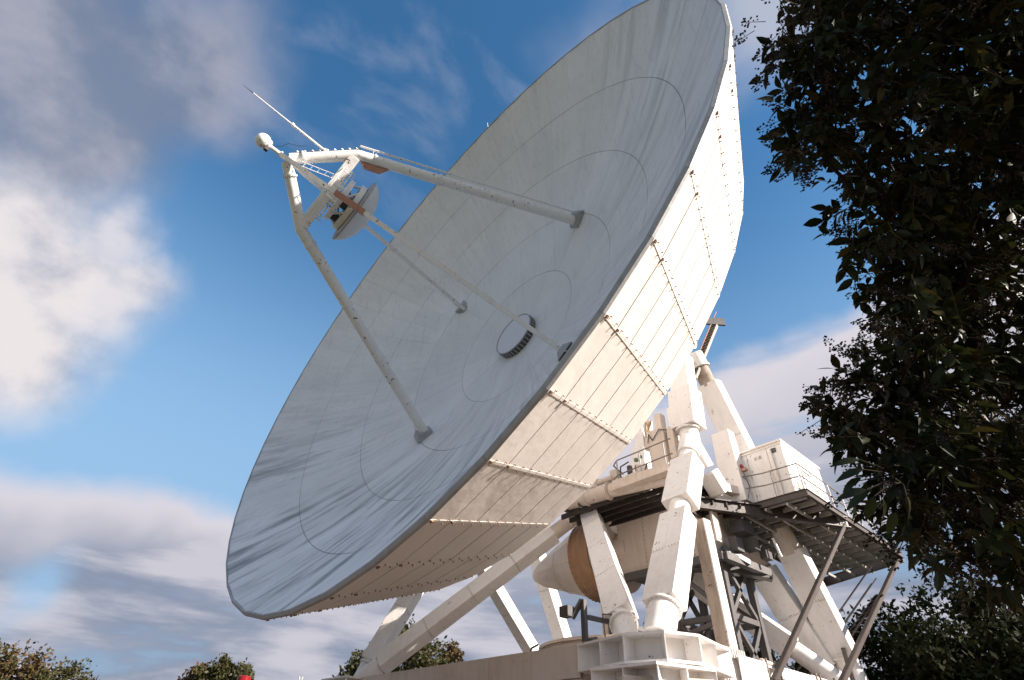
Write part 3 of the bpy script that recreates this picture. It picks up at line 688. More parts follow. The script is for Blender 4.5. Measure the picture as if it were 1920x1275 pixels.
# white sunshade panels hung outside the right beam
shade_group = 'white cover panels along the right base beam'
for k, (y0, y1) in enumerate([(1.45, 3.05), (3.95, 6.35), (6.95, 7.75), (8.25, 9.6)]):
    o = MB().box((8.14, (y0+y1)/2, 4.02), (0.03, y1-y0, 0.95)).build('cover_panel', M_white, mount, bevel=0.006)
for y in (3.15, 3.75, 6.5, 6.8, 7.9):
    MB().tube((8.12, y, 3.4), (8.12, y, 4.62), 0.035, 0.035, 8).build('panel_post', M_rail, mount)
MB().tube((8.05, 3.0, 4.55), (8.05, 4.0, 4.50), 0.06, 0.06, 10).build('panel_pipe', M_cream, mount, smooth=True)
MB().tube((8.05, 6.3, 4.5), (8.05, 8.4, 4.45), 0.06, 0.06, 10).build('panel_pipe', M_cream, mount, smooth=True)
# white post with angle flanges standing on the right beam
post = thing('angle_post', 'white angle-section post standing on the right base beam in front of the lattice tower', 'post')
A, B = Vector((7.55, 2.45, ZT)), Vector((7.55, 2.30, 8.75))
MB().prism(A, B, 0.05, 0.42, XS).build('outer_plate', M_white, post)
MB().prism(A+Vector((-0.22, -0.19, 0)), B+Vector((-0.22, -0.19, 0)), 0.42, 0.04, XS).build('face_plate', M_lag, post)
MB().prism(A+Vector((-0.22, 0.19, 0)), B+Vector((-0.22, 0.19, 0)), 0.42, 0.04, XS).build('back_plate', M_white, post)
mb = MB(); z0 = ZT+0.02
mb.add([(7.3, 2.24, z0), (6.75, 2.24, z0), (6.75, 2.24, z0+0.08), (7.3, 2.24, z0+0.75), (7.3, 2.28, z0), (6.75, 2.28, z0), (6.75, 2.28, z0+0.08), (7.3, 2.28, z0+0.75)], [(0, 1, 2, 3), (7, 6, 5, 4), (0, 4, 5, 1), (1, 5, 6, 2), (2, 6, 7, 3), (3, 7, 4, 0)])
mb.build('gusset', M_white, post)

# waveguide room and its horn
room = thing('machine_room', 'beige panelled machine room hanging beneath the floor between the struts', 'machine room')
X0, X1, Y0, Y1, Z0, Z1 = 1.2, 6.0, 5.6, 8.2, 8.75, 11.1
MB().box(((X0+X1)/2, (Y0+Y1)/2, (Z0+Z1)/2), (X1-X0-0.06, Y1-Y0-0.06, Z1-Z0-0.06)).build('room_core', M_seam, room)
xs_ = [1.2, 2.65, 3.75, 5.0, 6.0]
for a_, b2 in zip(xs_, xs_[1:]):
    MB().box(((a_+b2)/2, Y0, (Z0+Z1)/2), (b2-a_-0.015, 0.04, Z1-Z0)).build('wall_panel', M_cream, room, bevel=0.005)
for k in range(2): MB().box((X1, Y0+0.65+1.3*k, (Z0+Z1)/2), (0.04, 1.28, Z1-Z0)).build('wall_panel', M_cream, room)
MB().box(((X0+X1)/2, (Y0+Y1)/2, Z0-0.03), (X1-X0, Y1-Y0, 0.05)).build('room_floor', M_steel, room)
rv = MB()
for x in xs_:
    for k in range(12): rv.box((x+0.04, Y0-0.03, Z0+0.1+k*0.19), (0.025, 0.02, 0.025))
rv.build('rivets', M_bolt, room, kind='stuff')
horn = thing('lagged_horn', 'beige cone with a brown lagged drum end, hanging behind the front struts', 'horn')
HO = Vector((0.25, 6.3, 9.95))
MB().lathe(HO, (1, 0.0, 0), [(0.3, -5.2), (0.62, -4.6), (1.72, -1.25)], 64).build('cone', M_cream, horn, smooth=True)
MB().lathe(HO, (1, 0, 0), [(1.72, -1.25), (1.84, -1.23), (1.84, -1.12), (1.80, -1.10), (1.80, -0.05)], 64).build('lagging', M_ochre, horn, smooth=True)
for dx in (-0.95, -0.6): MB().lathe(HO, (1, 0, 0), [(1.80, dx), (1.835, dx+0.02), (1.835, dx+0.07), (1.80, dx+0.10)], 64).build('lagging_band', M_ochre, horn, smooth=True)
MB().lathe(HO, (1, 0, 0), [(1.74, -0.05), (1.74, 0.55), (1.55, 0.60), (0.1, 0.62)], 64).build('end_drum', M_cream, horn, smooth=True)
MB().tube(HO+Vector((0.6, 0, 0)), HO+Vector((1.3, 0, 0)), 0.8, 0.8, 32).build('throat', M_cream, horn, smooth=True)
rv = MB()
for k in range(48):
    a = 2*pi*k/48; rv.box(HO+Vector((-1.17, 1.86*cos(a), 1.86*sin(a))), (0.04, 0.04, 0.04)); rv.box(HO+Vector((0.15, 1.75*cos(a), 1.75*sin(a))), (0.03, 0.03, 0.03))
rv.build('rivets', M_bolt, horn, kind='stuff')
for k in range(12):
    a = 2*pi*k/12+0.2; P0_ = HO+Vector((-4.6, 0.63*cos(a), 0.63*sin(a))); P1_ = HO+Vector((-1.25, 1.73*cos(a), 1.73*sin(a)))
    MB().prism(P0_, P1_, 0.045, 0.012, Vector((0, -sin(a), cos(a)))).build('cone_seam', M_cream, horn)
MB().lathe(HO, (1, 0, 0), [(1.20, -2.85), (1.225, -2.85), (1.24, -2.80), (1.215, -2.78)], 48).build('cone_hoop', M_cream, horn, smooth=True)

# lattice tower ------------------------------------------------------
tower = thing('lattice_tower', 'dark steel lattice tower standing inside the mount behind the near strut', 'tower')
tx = (3.6, 5.9); ty = (5.9, 8.0); zs = (4.3, 6.55, 8.7)
for x in tx:
    for y in ty: MB().prism((x, y, zs[0]), (x, y, zs[-1]), 0.26, 0.26, XS).build('column', M_steel, tower)
def bar(A, B, r=0.16, parent=tower, name='brace', M_=M_steel): return MB().prism(A, B, r, r, XS if abs((Vector(B)-Vector(A)).normalized().x) < 0.9 else (0, 0, 1)).build(name, M_, parent)
for z in zs[1:]:
    for y in ty: bar((tx[0], y, z), (tx[1], y, z), 0.2, name='girt')
    for x in tx: bar((x, ty[0], z), (x, ty[1], z), 0.2, name='girt')
for z0, z1 in zip(zs, zs[1:]):
    for y in ty:
        bar((tx[0], y, z1), (tx[1], y, z0)); 
        if y == ty[0]: bar((tx[0], y, z0), ((tx[0]+tx[1])/2, y, z1))
    for x in tx:
        bar((x, ty[0], z0), (x, ty[1], z1)); bar((x, ty[1], z0), (x, ty[0], z1))
bar((5.0, ty[0], 6.55), (4.3, ty[0], 4.3)); bar((2.6, 5.0, 6.6), (3.6, 5.9, 5.4)); bar((2.4, 5.2, 5.6), (5.9, 5.9, 6.5))
# dark support ring below the room
for A, B in (((1.0, 5.5, 8.55), (6.3, 5.5, 8.55)), ((6.3, 5.5, 8.55), (6.6, 8.4, 8.45)), ((1.2, 8.6, 8.55), (6.6, 8.6, 8.45)), ((4.8, 5.6, 8.5), (6.6, 8.2, 8.35))):
    bar(A, B, 0.30, name='ring_beam')
for A, B in (((6.2, 5.7, 8.9), (6.6, 6.8, 8.5)), ((5.9, 8.0, 8.5), (6.6, 8.6, 8.3))):
    bar(A, B, 0.22, name='raker')
rs = random.Random(11)
clut = [((6.5, 6.3, 9.1), (0.35, 0.5, 0.55)), ((6.7, 7.2, 9.3), (0.5, 0.4, 0.5)), ((6.9, 7.9, 9.0), (0.3, 0.5, 0.35)), ((6.6, 6.9, 9.9), (0.6, 0.9, 0.5))]
for c_, s_ in clut: MB().box(c_, s_).build('junction_box', M_steel, tower, bevel=0.01)
MB().box((6.35, 5.25, 9.75), (0.10, 0.45, 1.5)).build('duct', M_cream, tower, bevel=0.01)
MB().tube((7.35, 7.9, 9.6), (7.45, 8.0, 8.85), 0.06, 0.06, 8).build('vent_pipe', M_white, tower)

# ------------------------------------------------------------------ service platform
plat = thing('service_platform', 'brown steel service platform on raking legs to the right of the near strut', 'platform')
PZ = 10.80; PC = [(5.9, 7.0), (9.5, 7.0), (9.5, 17.2), (4.9, 19.1)]
def edge_ch(A, B, h=0.26, M_=M_deck, name='edge_channel', dz=0.0):
    A, B = Vector((*A, PZ-h/2+dz)), Vector((*B, PZ-h/2+dz)); t = (B-A).normalized(); side = Vector((-t.y, t.x, 0))
    o = MB().prism(A, B, 0.05, h, side).build(name, M_, plat)
    MB().prism(A+Vector((0, 0, h/2)), B+Vector((0, 0, h/2)), 0.14, 0.025, side).build('channel_flange', M_, o)
    MB().prism(A-Vector((0, 0, h/2)), B-Vector((0, 0, h/2)), 0.14, 0.025, side).build('channel_flange', M_, o); return o
edge_ch(PC[0], PC[1]); edge_ch(PC[1], (9.5, 17.2)); edge_ch((9.5, 17.2), PC[3], 0.42); edge_ch(PC[3], (5.25, 6.0), 0.34)
edge_ch((5.55, 4.9), (5.9, 7.0))
def xleft(y): return 5.25 + (5.0-5.25)*(y-6.0)/13.0 if y > 7 else 5.9
# main diagonal girder from the strut neck to the first raking leg
A, B = Vector((5.85, 3.95, 10.40)), Vector((9.5, 10.65, 10.47))
t = (B-A).normalized(); side = Vector((-t.y, t.x, 0))
o = MB().prism(A, B, 0.05, 0.44, side).build('main_girder', M_deck, plat)
for dz in (-0.22, 0.22): MB().prism(A+Vector((0, 0, dz)), B+Vector((0, 0, dz)), 0.26, 0.04, side).build('girder_flange', M_deck, o)
for u0 in (0.02, 0.945):
    MB().prism(lerp(A, B, u0)-side*0.04, lerp(A, B, u0+0.05)-side*0.04, 0.02, 0.38, side).build('splice_plate', M_grate, o)
    mbb = MB()
    for i in range(3):
        for j in range(5): mbb.tube(lerp(A, B, u0+0.012+0.013*i)-side*0.04+Vector((0, 0, -0.15+0.075*j)), lerp(A, B, u0+0.012+0.013*i)-side*0.085+Vector((0, 0, -0.15+0.075*j)), 0.022, 0.022, 6)
    mbb.build('girder_bolts', M_steel, o, kind='stuff')
bar((5.9, 3.95, 10.35), (5.25, 8.2, 10.2), 0.22, plat, 'bracket_beam', M_deck)
bar((6.0, 4.2, 10.0), (5.3, 9.5, 10.25), 0.14, plat, 'bracket_beam', M_deck)
for u in (0.06, 0.12, 0.18): bar(lerp((5.9, 3.95, 10.35), (5.25, 8.2, 10.2), u*2), lerp(A, B, u*1.6), 0.09, plat, 'bracket_lacing', M_deck)
# joists (run along X) and long bearers (run along Y)
for x in (5.95, 6.85, 7.75, 8.65):
    MB().box((x, 12.6, PZ-0.36), (0.09, 11.2 if x > 6 else 12.0, 0.12)).build('bearer', M_grate, plat)
ny = 14
for k in range(ny):
    y = 7.2 + k*0.76; xl = xleft(y)
    MB().box(((xl+9.4)/2, y, PZ-0.20), (9.4-xl, 0.05, 0.20)).build('joist', M_grate, plat)
# grating: bars with gaps that let light through
for k in range(ny-1):
    y0 = 7.2+k*0.76; xl = xleft(y0)+0.02
    ncell = 4
    for c_ in range(ncell):
        xa = xl+(9.38-xl)*c_/ncell; xb = xl+(9.38-xl)*(c_+1)/ncell-0.03
        mb = MB(); nb = 11
        for j in range(nb):
            yy = y0+0.03+0.70*(j+0.5)/nb; mb.box(((xa+xb)/2, yy, PZ-0.05), (xb-xa, 0.046, 0.03))
        mb.build('grating_tray', M_grill, plat)
# short deck wedge running back to the strut neck
for k in range(5):
    y = 4.5+k*0.55; xr = 5.95+(y-3.95)*0.54
    MB().box(((5.35+xr)/2, y, PZ-0.30), (xr-5.35, 0.05, 0.18)).build('joist', M_deck, plat)
    if k < 4:
        mb = MB()
        for j in range(8): mb.box(((5.35+xr)/2, y+0.05+0.065*j, PZ-0.19), (xr-5.35, 0.046, 0.03))
        mb.build('grating_tray', M_grill, plat)
# raking legs
def angle_leg(A, B, w_=0.135):
    A, B = Vector(A), Vector(B); o = MB().prism(A, B, w_, 0.03, (B-A).cross(XS)).build('leg', M_deck, plat)
    t = (B-A).normalized(); s1 = (B-A).cross(XS); s1 = (s1-t*s1.dot(t)).normalized(); s2 = t.cross(s1)
    MB().prism(A+s1*(w_/2)+s2*w_/2, B+s1*(w_/2)+s2*w_/2, 0.03, w_, (B-A).cross(XS)).build('leg_flange', M_deck, o)
    MB().prism(A-s1*(w_/2)+s2*w_/2, B-s1*(w_/2)+s2*w_/2, 0.03, w_, (B-A).cross(XS)).build('leg_flange', M_deck, o)
angle_leg((8.3, 3.1, 4.0), (9.5, 10.65, PZ-0.3)); angle_leg((8.6, 7.2, 4.3), (9.4, 17.0, PZ-0.35), 0.15); angle_leg((8.55, 8.6, 4.4), (5.0, 18.9, PZ-0.3))
for y_, z_ in ((3.1, 4.0), (7.2, 4.3), (8.6, 4.4)): MB().box((8.3, y_, 3.95), (0.7, 0.4, 0.14)).build('leg_bracket', M_deck, plat)
# kick plate and railing
prl = thing('platform_railing', 'grey two-bar railing round the service platform in front of the white cabinet', 'railing')
H_ = 1.12
def hand(A, B, n, M1=M_rail):
    A, B = Vector(A), Vector(B)
    for h in (H_, H_*0.52): MB().tube(A+Vector((0, 0, h)), B+Vector((0, 0, h)), 0.026, 0.026, 8).build('rail_bar', M1, prl, smooth=True)
    for k in range(n+1): P = lerp(A, B, k/n); MB().tube(P, P+Vector((0, 0, H_)), 0.024, 0.024, 8).build('rail_post', M_grate, prl, smooth=True)
zr = PZ+0.03
hand((9.46, 7.02, zr), (9.46, 17.1, zr), 7); hand((9.42, 17.15, zr), (5.1, 18.9, zr), 3)
for h in (H_*0.98, H_*0.5): MB().path([(9.46, 7.02, zr+h), (8.0, 7.0, zr+h+0.02), (6.5, 6.6, zr+h+0.05), (5.9, 5.4, zr+h+0.1)], 0.026, 8).build('rail_bar', M_rail, prl, smooth=True)
for x in (8.35, 7.1): MB().tube((x, 7.0, zr), (x, 7.0, zr+H_), 0.035, 0.035, 8).build('rail_post', M_grate, prl, smooth=True)
MB().path([(6.0, 5.9, 11.0), (6.2, 6.0, 11.5), (6.75, 6.7, 11.15), (7.1, 7.0, 10.75)], 0.03, 8).build('hand_loop', M_grate, prl, smooth=True)
MB().prism((6.1, 5.8, 10.95), (6.75, 6.95, 10.85), 0.5, 0.25, (0, 0, 1)).build('step_box', M_white, plat, bevel=0.01)

# cabinet
cab = thing('equipment_cabinet', 'white box cabinet with a red lamp before it, standing on the platform corner', 'cabinet')
cx0, cx1, cy0, cy1, cz0, cz1 = 6.88, 9.0, 7.32, 11.15, PZ+0.05, 13.30
MB().box(((cx0+cx1)/2, (cy0+cy1)/2, (cz0+cz1)/2), (cx1-cx0-0.04, cy1-cy0-0.04, cz1-cz0-0.04)).build('cabinet_body', M_skirt, cab)
for xa, xb in ((cx0, cx0+0.52), (cx0+0.53, cx0+1.45), (cx0+1.46, cx1)):
    MB().box(((xa+xb)/2, cy0, (cz0+cz1)/2-0.06), (xb-xa-0.012, 0.04, cz1-cz0-0.12)).build('front_panel', M_white, cab, bevel=0.006)
for z in (cz0+0.35, cz0+1.2, cz0+2.0): MB().tube((cx0+0.535, cy0-0.03, z-0.06), (cx0+0.535, cy0-0.03, z+0.06), 0.018, 0.018, 8).build('hinge', M_grate, cab)
MB().box((cx0+1.36, cy0-0.045, cz0+1.15), (0.035, 0.05, 0.22)).build('door_handle', M_steel, cab, bevel=0.008)
MB().box(((cx0+cx1)/2, cy0-0.03, cz1-0.16), (cx1-cx0, 0.05, 0.035)).build('drip_rail', M_skirt, cab)
MB().box((cx1+0.03, cy0+0.65, cz0+0.5), (0.03, 0.5, 0.35)).build('side_vent', M_grate, cab, bevel=0.006)
MB().path([(cx1+0.04, cy0+1.3, cz0), (cx1+0.04, cy0+1.3, cz0+1.5), (cx1+0.04, cy0+2.3, cz0+1.5)], 0.022, 8).build('conduit', M_grate, cab)
for k in range(3): MB().box((cx1, cy0+0.62+1.21*k, (cz0+cz1)/2-0.03), (0.04, 1.20, cz1-cz0-0.06)).build('side_panel', M_white, cab, bevel=0.01)
MB().box(((cx0+cx1)/2, (cy0+cy1)/2, cz1), (cx1-cx0+0.1, cy1-cy0+0.1, 0.09)).build('cabinet_roof', M_skirt, cab, bevel=0.015)
MB().box((cx0+0.22, cy0-0.06, cz1-0.55), (0.34, 0.10, 0.36)).build('switch_box', M_skirt, cab, bevel=0.02)
MB().box((cx0-0.05, cy0+0.3, cz1-0.6), (0.1, 0.7, 0.8)).build('air_unit', M_grate, cab, bevel=0.02)
MB().tube((8.52, cy0-0.10, cz0), (8.52, cy0-0.10, cz1-0.35), 0.045, 0.045, 12).build('down_pipe', M_skirt, cab, smooth=True)
MB().box((8.62, cy0-0.03, cz1-0.38), (0.24, 0.05, 0.2)).build('vent_louvre', M_steel, cab, bevel=0.01)
# painted marking "K3"-like stencil on the cabinet front
def text_obj(body, size, loc, rot, mat_, parent, name='stencil_lettering'):
    cu = bpy.data.curves.new(name, 'FONT'); cu.body = body; cu.size = size; cu.extrude = 0.003; cu.align_x = 'CENTER'; cu.align_y = 'CENTER'
    o = bpy.data.objects.new(name, cu); COL.objects.link(o); dg = bpy.context.evaluated_depsgraph_get()
    me = bpy.data.meshes.new_from_object(o.evaluated_get(dg)); bpy.data.objects.remove(o)
    me.materials.clear(); me.materials.append(mat_)
    o2 = bpy.data.objects.new(name, me); COL.objects.link(o2); o2.location = loc; o2.rotation_euler = rot; o2.parent = parent; return o2
M_ink = painted('stencil_ink', (0.22, 0.16, 0.13, 1), (0.4, 0.33, 0.28, 1), 0.7, 0.6)
text_obj('X-B', 0.22, (7.88, cy0-0.028, 12.80), (pi/2, 0, 0), M_ink, cab)
# red warning lamp on its post
lamp = thing('warning_lamp', 'small red warning lamp clamped to the platform rail in front of the cabinet', 'warning lamp')
MB().box((7.22, 6.92, 12.45), (0.17, 0.17, 0.24)).build('lamp_lens', M_red, lamp, bevel=0.02)
MB().box((7.30, 6.92, 12.30), (0.30, 0.2, 0.12)).build('lamp_base', M_primer, lamp, bevel=0.01)
MB().tube((7.27, 6.94, 12.28), (7.27, 6.94, 11.9), 0.03, 0.03, 8).build('lamp_stem', M_grate, lamp)
MB().path([(7.27, 6.92, 12.1), (7.40, 6.85, 11.5), (7.25, 6.8, 11.0), (6.9, 6.8, 10.88), (6.5, 6.9, 10.88)], 0.016, 6).build('lamp_cable', M_black, lamp)

# clutter on the machine floor
def thing_box(name, label, cat, parts, group=None):
    t_ = thing(name, label, cat, group); 
    for f in parts: f(t_)
    return t_
thing_box('drive_gearbox', 'beige drive gearbox with flanged motor behind the walkway rail', 'gearbox', [
    lambda p: MB().box((5.15, 4.2, 12.9), (0.85, 0.9, 2.0)).build('gear_case', M_cream, p, bevel=0.05),
    lambda p: MB().tube((4.5, 3.8, 12.0), (4.1, 3.5, 12.0), 0.36, 0.36, 20).build('motor', M_cream, p, smooth=True),
    lambda p: MB().box((5.85, 4.0, 13.0), (0.3, 0.4, 1.5)).build('terminal_box', M_cream, p, bevel=0.02),
    lambda p: MB().path([(4.75, 3.7, 13.3), (4.85, 3.68, 13.7), (5.0, 3.7, 13.35), (5.4, 3.7, 13.75), (5.75, 3.75, 13.6)], 0.02, 6).build('cable', M_black, p)])
thing_box('slanted_hopper', 'white slanted sheet housing beside the dish edge at the walkway end', 'housing', [
    lambda p: MB().prism((3.5, 4.6, 11.5), (3.75, 4.9, 14.9), 1.25, 0.9, XS, 0.35, 0.45).build('housing_shell', M_white, p, bevel=0.02),
    lambda p: MB().box((3.5, 4.5, 11.75), (1.2, 0.5, 0.35)).build('housing_foot', M_cream, p, bevel=0.02)])
thing_box('valve_manifold', 'brass and green valve manifold tucked beneath the dish edge', 'valves', [
    lambda p: MB().tube((4.3, 4.4, 14.4), (4.7, 4.3, 14.75), 0.05, 0.05, 8).tube((4.35, 4.3, 14.0), (4.5, 4.2, 14.9), 0.05, 0.05, 8).tube((4.5, 4.2, 14.2), (4.8, 4.1, 14.5), 0.04, 0.04, 8).build('pipework', M_brass, p),
    lambda p: MB().box((4.3, 3.3, 12.5), (0.16, 0.16, 0.14)).box((4.5, 3.35, 12.6), (0.12, 0.14, 0.12)).build('green_valve', M_green, p, bevel=0.02),
    lambda p: MB().prism((4.1, 4.8, 13.7), (4.35, 4.6, 15.0), 0.3, 0.25, XS).build('bracket', M_cream, p)])
thing_box('pipe_cluster', 'flanged cream pipes bunched on the cross pipe under the skirt', 'pipes', [
    lambda p: MB().path([(1.0, 3.2, 11.7), (1.6, 3.0, 12.15), (2.1, 3.1, 12.0), (2.9, 3.3, 12.1)], 0.13, 12).build('bent_pipe', M_cream, p, smooth=True),
    lambda p: MB().tube((2.1, 3.0, 11.3), (2.1, 3.0, 12.2), 0.12, 0.12, 12).tube((2.1, 3.0, 12.16), (2.1, 3.0, 12.24), 0.2, 0.2, 12).tube((2.1, 3.0, 11.75), (2.1, 3.0, 11.82), 0.19, 0.19, 12).build('riser', M_cream, p, smooth=True),
    lambda p: MB().tube((-0.2, 3.2, 11.9), (0.7, 3.1, 11.85), 0.26, 0.26, 16).tube((0.0, 3.2, 11.9), (0.1, 3.2, 11.9), 0.36, 0.36, 16).tube((0.5, 3.1, 11.87), (0.6, 3.1, 11.87), 0.36, 0.36, 16).build('primed_joint', M_primer, p, smooth=True),
    lambda p: MB().box((2.9, 3.6, 12.2), (0.4, 0.4, 0.7)).build('pump', M_cream, p, bevel=0.04)])
thing_box('hydraulic_unit', 'low white hydraulic unit with dark pump heads behind the lower walkway rail', 'hydraulic unit', [
    lambda p: MB().box((3.9, 3.9, 11.85), (0.9, 0.7, 0.6)).build('tank', M_white, p, bevel=0.03),
    lambda p: MB().tube((3.7, 3.6, 12.15), (3.7, 3.6, 12.5), 0.12, 0.12, 14).tube((4.1, 3.6, 12.15), (4.1, 3.6, 12.4), 0.1, 0.1, 14).build('pump_head', M_steel, p, smooth=True),
    lambda p: MB().path([(3.6, 3.5, 11.6), (3.4, 3.3, 12.0), (3.5, 3.2, 12.4), (3.9, 3.3, 12.55)], 0.03, 8).path([(4.3, 3.5, 11.7), (4.6, 3.4, 11.9), (4.7, 3.5, 12.3)], 0.03, 8).build('hose', M_black, p, smooth=True)])
thing_box('duct_stack', 'pair of pale vertical ducts rising from the machine floor behind the rail', 'ducts', [
    lambda p: MB().prism((4.35, 5.6, 11.4), (4.5, 5.4, 15.6), 0.35, 0.45, XS).build('tall_duct', M_cream, p, bevel=0.02),
    lambda p: MB().prism((4.95, 5.8, 11.4), (5.1, 5.6, 15.8), 0.28, 0.4, XS).build('short_duct', M_white, p, bevel=0.02),
    lambda p: MB().box((4.75, 5.5, 14.4), (1.1, 0.12, 0.10)).build('duct_strap', M_deck, p)])
# lift ladder behind the dish
lad = thing('caged_stair', 'dark steel ladder stair rising behind the right edge of the dish', 'ladder')
A, B = Vector((6.0, 6.6, 17.6)), Vector((7.05, 8.6, 21.9))
for dx in (-0.22, 0.22): MB().prism(A+Vector((dx, 0, 0)), B+Vector((dx, 0, 0)), 0.06, 0.16, XS).build('stringer', M_rail, lad)
for k in range(16): P = lerp(A, B, (k+.5)/16); MB().box(P, (0.42, 0.28, 0.03)).build('tread', M_rail, lad)
MB().path([A+Vector((.25, .1, 0.9)), B+Vector((.25, .1, 0.9))], 0.02, 6).build('hand_bar', M_primer, lad)
MB().prism(B+Vector((-0.2, -0.6, 0.05)), B+Vector((0.45, 0.3, 0.1)), 0.5, 0.12, (0, 0, 1)).build('landing', M_steel, lad)
# winch jib on the base frame
jib = thing('service_winch', 'black service winch with a short jib standing behind the near base corner', 'winch')
J = Vector((5.15, -1.6, ZT))
MB().prism(J, J+Vector((0, 0, 1.35)), 0.14, 0.14, XS).build('winch_post', M_steel, jib)
MB().prism(J+Vector((0.05, 0.1, 0.88)), J+Vector((0.9, 2.2, 0.70)), 0.12, 0.12, (0, 0, 1)).build('jib_arm', M_steel, jib)
MB().prism(J+Vector((-0.05, 0, 1.35)), J+Vector((-0.30, -0.2, 0.85)), 0.10, 0.14, XS).build('back_stay', M_steel, jib)
MB().box(J+Vector((-0.42, -0.3, 1.02)), (0.36, 0.3, 0.30)).build('motor_box', M_steel, jib, bevel=0.02)
MB().tube(J+Vector((0.0, 0.2, 0.22)), J+Vector((0.25, 0.2, 0.22)), 0.14, 0.14, 14).build('winch_drum', M_steel, jib, smooth=True)
for off in (0.35, 0.8): MB().path([J+Vector((off, 0.5, 0.3)), J+Vector((off-.05, 0.5, 1.0)), J+Vector((off+.35, 0.9, 0.98)), J+Vector((off+.4, 0.95, 0.3))], 0.018, 6).build('guard_hoop', M_steel, jib)
# stair rails glimpsed behind the rear cross strut
st = thing('access_stair', 'thin steel stair with handrails behind the rear cross strut', 'stair')
A, B = Vector((5.0, 10.6, 3.6)), Vector((9.0, 13.2, 8.2))
for d_ in (-0.4, 0.4):
    o = Vector((-d_*0.55, d_*0.83, 0)); MB().prism(A+o, B+o, 0.06, 0.2, (0, 0, 1)).build('stringer', M_deck, st)
    for h in (0.55, 1.05): MB().tube(A+o+Vector((0, 0, h)), B+o+Vector((0, 0, h)), 0.025, 0.025, 6).build('handrail', M_steel, st)
for k in range(20): P = lerp(A, B, (k+.5)/20); MB().box(P, (0.3, 0.85, 0.04), Matrix.Rotation(radians(33), 3, 'Z')).build('tread', M_deck, st)

# ------------------------------------------------------------------ vegetation
def leaf_mat(name, c1, c2, c3=None, rough=0.45, trans=0.15, spec=0.4):
    mt, q, b = mat(name)
    pos = q.new('ShaderNodeNewGeometry').outputs['Position']; rnd = q.new('ShaderNodeNewGeometry').outputs['Random Per Island']
    n = q.noise(pos, 1.1, 4, 0.6); c = q.mix(q.mr(n, 0.38, 0.62), c1, c2)
    if c3: c = q.mix(q.mr(rnd, 0.72, 0.95), c, c3)
    c = q.mix(q.math('MULTIPLY', rnd, 0.35), c, (c1[0]*0.4, c1[1]*0.4, c1[2]*0.4, 1))
    q.put(b, 'Base Color', c); q.put(b, 'Roughness', rough); q.put(b, 'Specular IOR Level', spec)
    if trans:
        tr = q.new('ShaderNodeBsdfTranslucent', {'Color': c}); mx = q.new('ShaderNodeMixShader', {0: trans, 1: b.outputs[0], 2: tr.outputs[0]})
        out = [n_ for n_ in mt.node_tree.nodes if n_.type == 'OUTPUT_MATERIAL'][0]; q.l.new(mx.outputs[0], out.inputs[0])
    return mt
M_leaf = leaf_mat('privet_leaf', (0.014, 0.023, 0.007, 1), (0.026, 0.034, 0.009, 1), (0.085, 0.07, 0.016, 1), 0.48, 0.15, 0.22)
M_berry = leaf_mat('privet_berry', (0.010, 0.008, 0.010, 1), (0.020, 0.016, 0.010, 1), (0.09, 0.06, 0.015, 1), 0.5, 0, 0.2)
M_twig = leaf_mat('twig_bark', (0.035, 0.024, 0.012, 1), (0.11, 0.072, 0.022, 1), None, 0.8, 0)  # golden second tone paints warm sun glints into the stalks
M_branch = leaf_mat('branch_bark', (0.016, 0.012, 0.009, 1), (0.028, 0.020, 0.013, 1), None, 0.9, 0, 0.1)
M_bark = painted('bark', (0.10, 0.075, 0.055, 1), (0.05, 0.04, 0.03, 1), 0.8, 0.9)
M_autumn = leaf_mat('autumn_leaf', (0.06, 0.052, 0.015, 1), (0.10, 0.062, 0.020, 1), (0.17, 0.075, 0.025, 1), 0.6, 0.25)
M_rustleaf = leaf_mat('russet_leaf', (0.12, 0.055, 0.018, 1), (0.085, 0.055, 0.015, 1), (0.19, 0.09, 0.02, 1), 0.6, 0.25)
M_olive = leaf_mat('olive_leaf', (0.045, 0.052, 0.014, 1), (0.068, 0.062, 0.018, 1), (0.10, 0.078, 0.022, 1), 0.6, 0.25)
M_dark = leaf_mat('dark_evergreen_leaf', (0.012, 0.018, 0.007, 1), (0.020, 0.025, 0.008, 1), (0.045, 0.042, 0.012, 1), 0.75, 0.12, 0.1)

LEAF_P = []
for (u, wd) in ((0, 0.02), (0.12, 0.55), (0.35, 0.98), (0.6, 0.88), (0.82, 0.45), (1.0, 0.0)): LEAF_P.append((u, wd))
def leaf_verts(P, dirv, up, L_, W_, curl=0.25, fold=0.25):
    d = dirv.normalized(); s = d.cross(up)
    if s.length < 1e-3: s = d.cross(Vector((1, 0, 0)))
    s.normalize(); n_ = s.cross(d)
    vs = []; fs = []
    for u, wd in LEAF_P:
        c = P + d*(u*L_) - n_*(curl*L_*u*u)
        vs += [c + s*(wd*W_/2) + n_*(fold*wd*W_/2), c, c - s*(wd*W_/2) + n_*(fold*wd*W_/2)]
    for k in range(len(LEAF_P)-1):
        a = k*3; fs += [(a, a+1, a+4, a+3), (a+1, a+2, a+5, a+4)]
    return vs, fs
def rdir(rs):
    while True:
        v = Vector((rs.uniform(-1, 1), rs.uniform(-1, 1), rs.uniform(-1, 1)))
        if 0.05 < v.length < 1: return v.normalized()

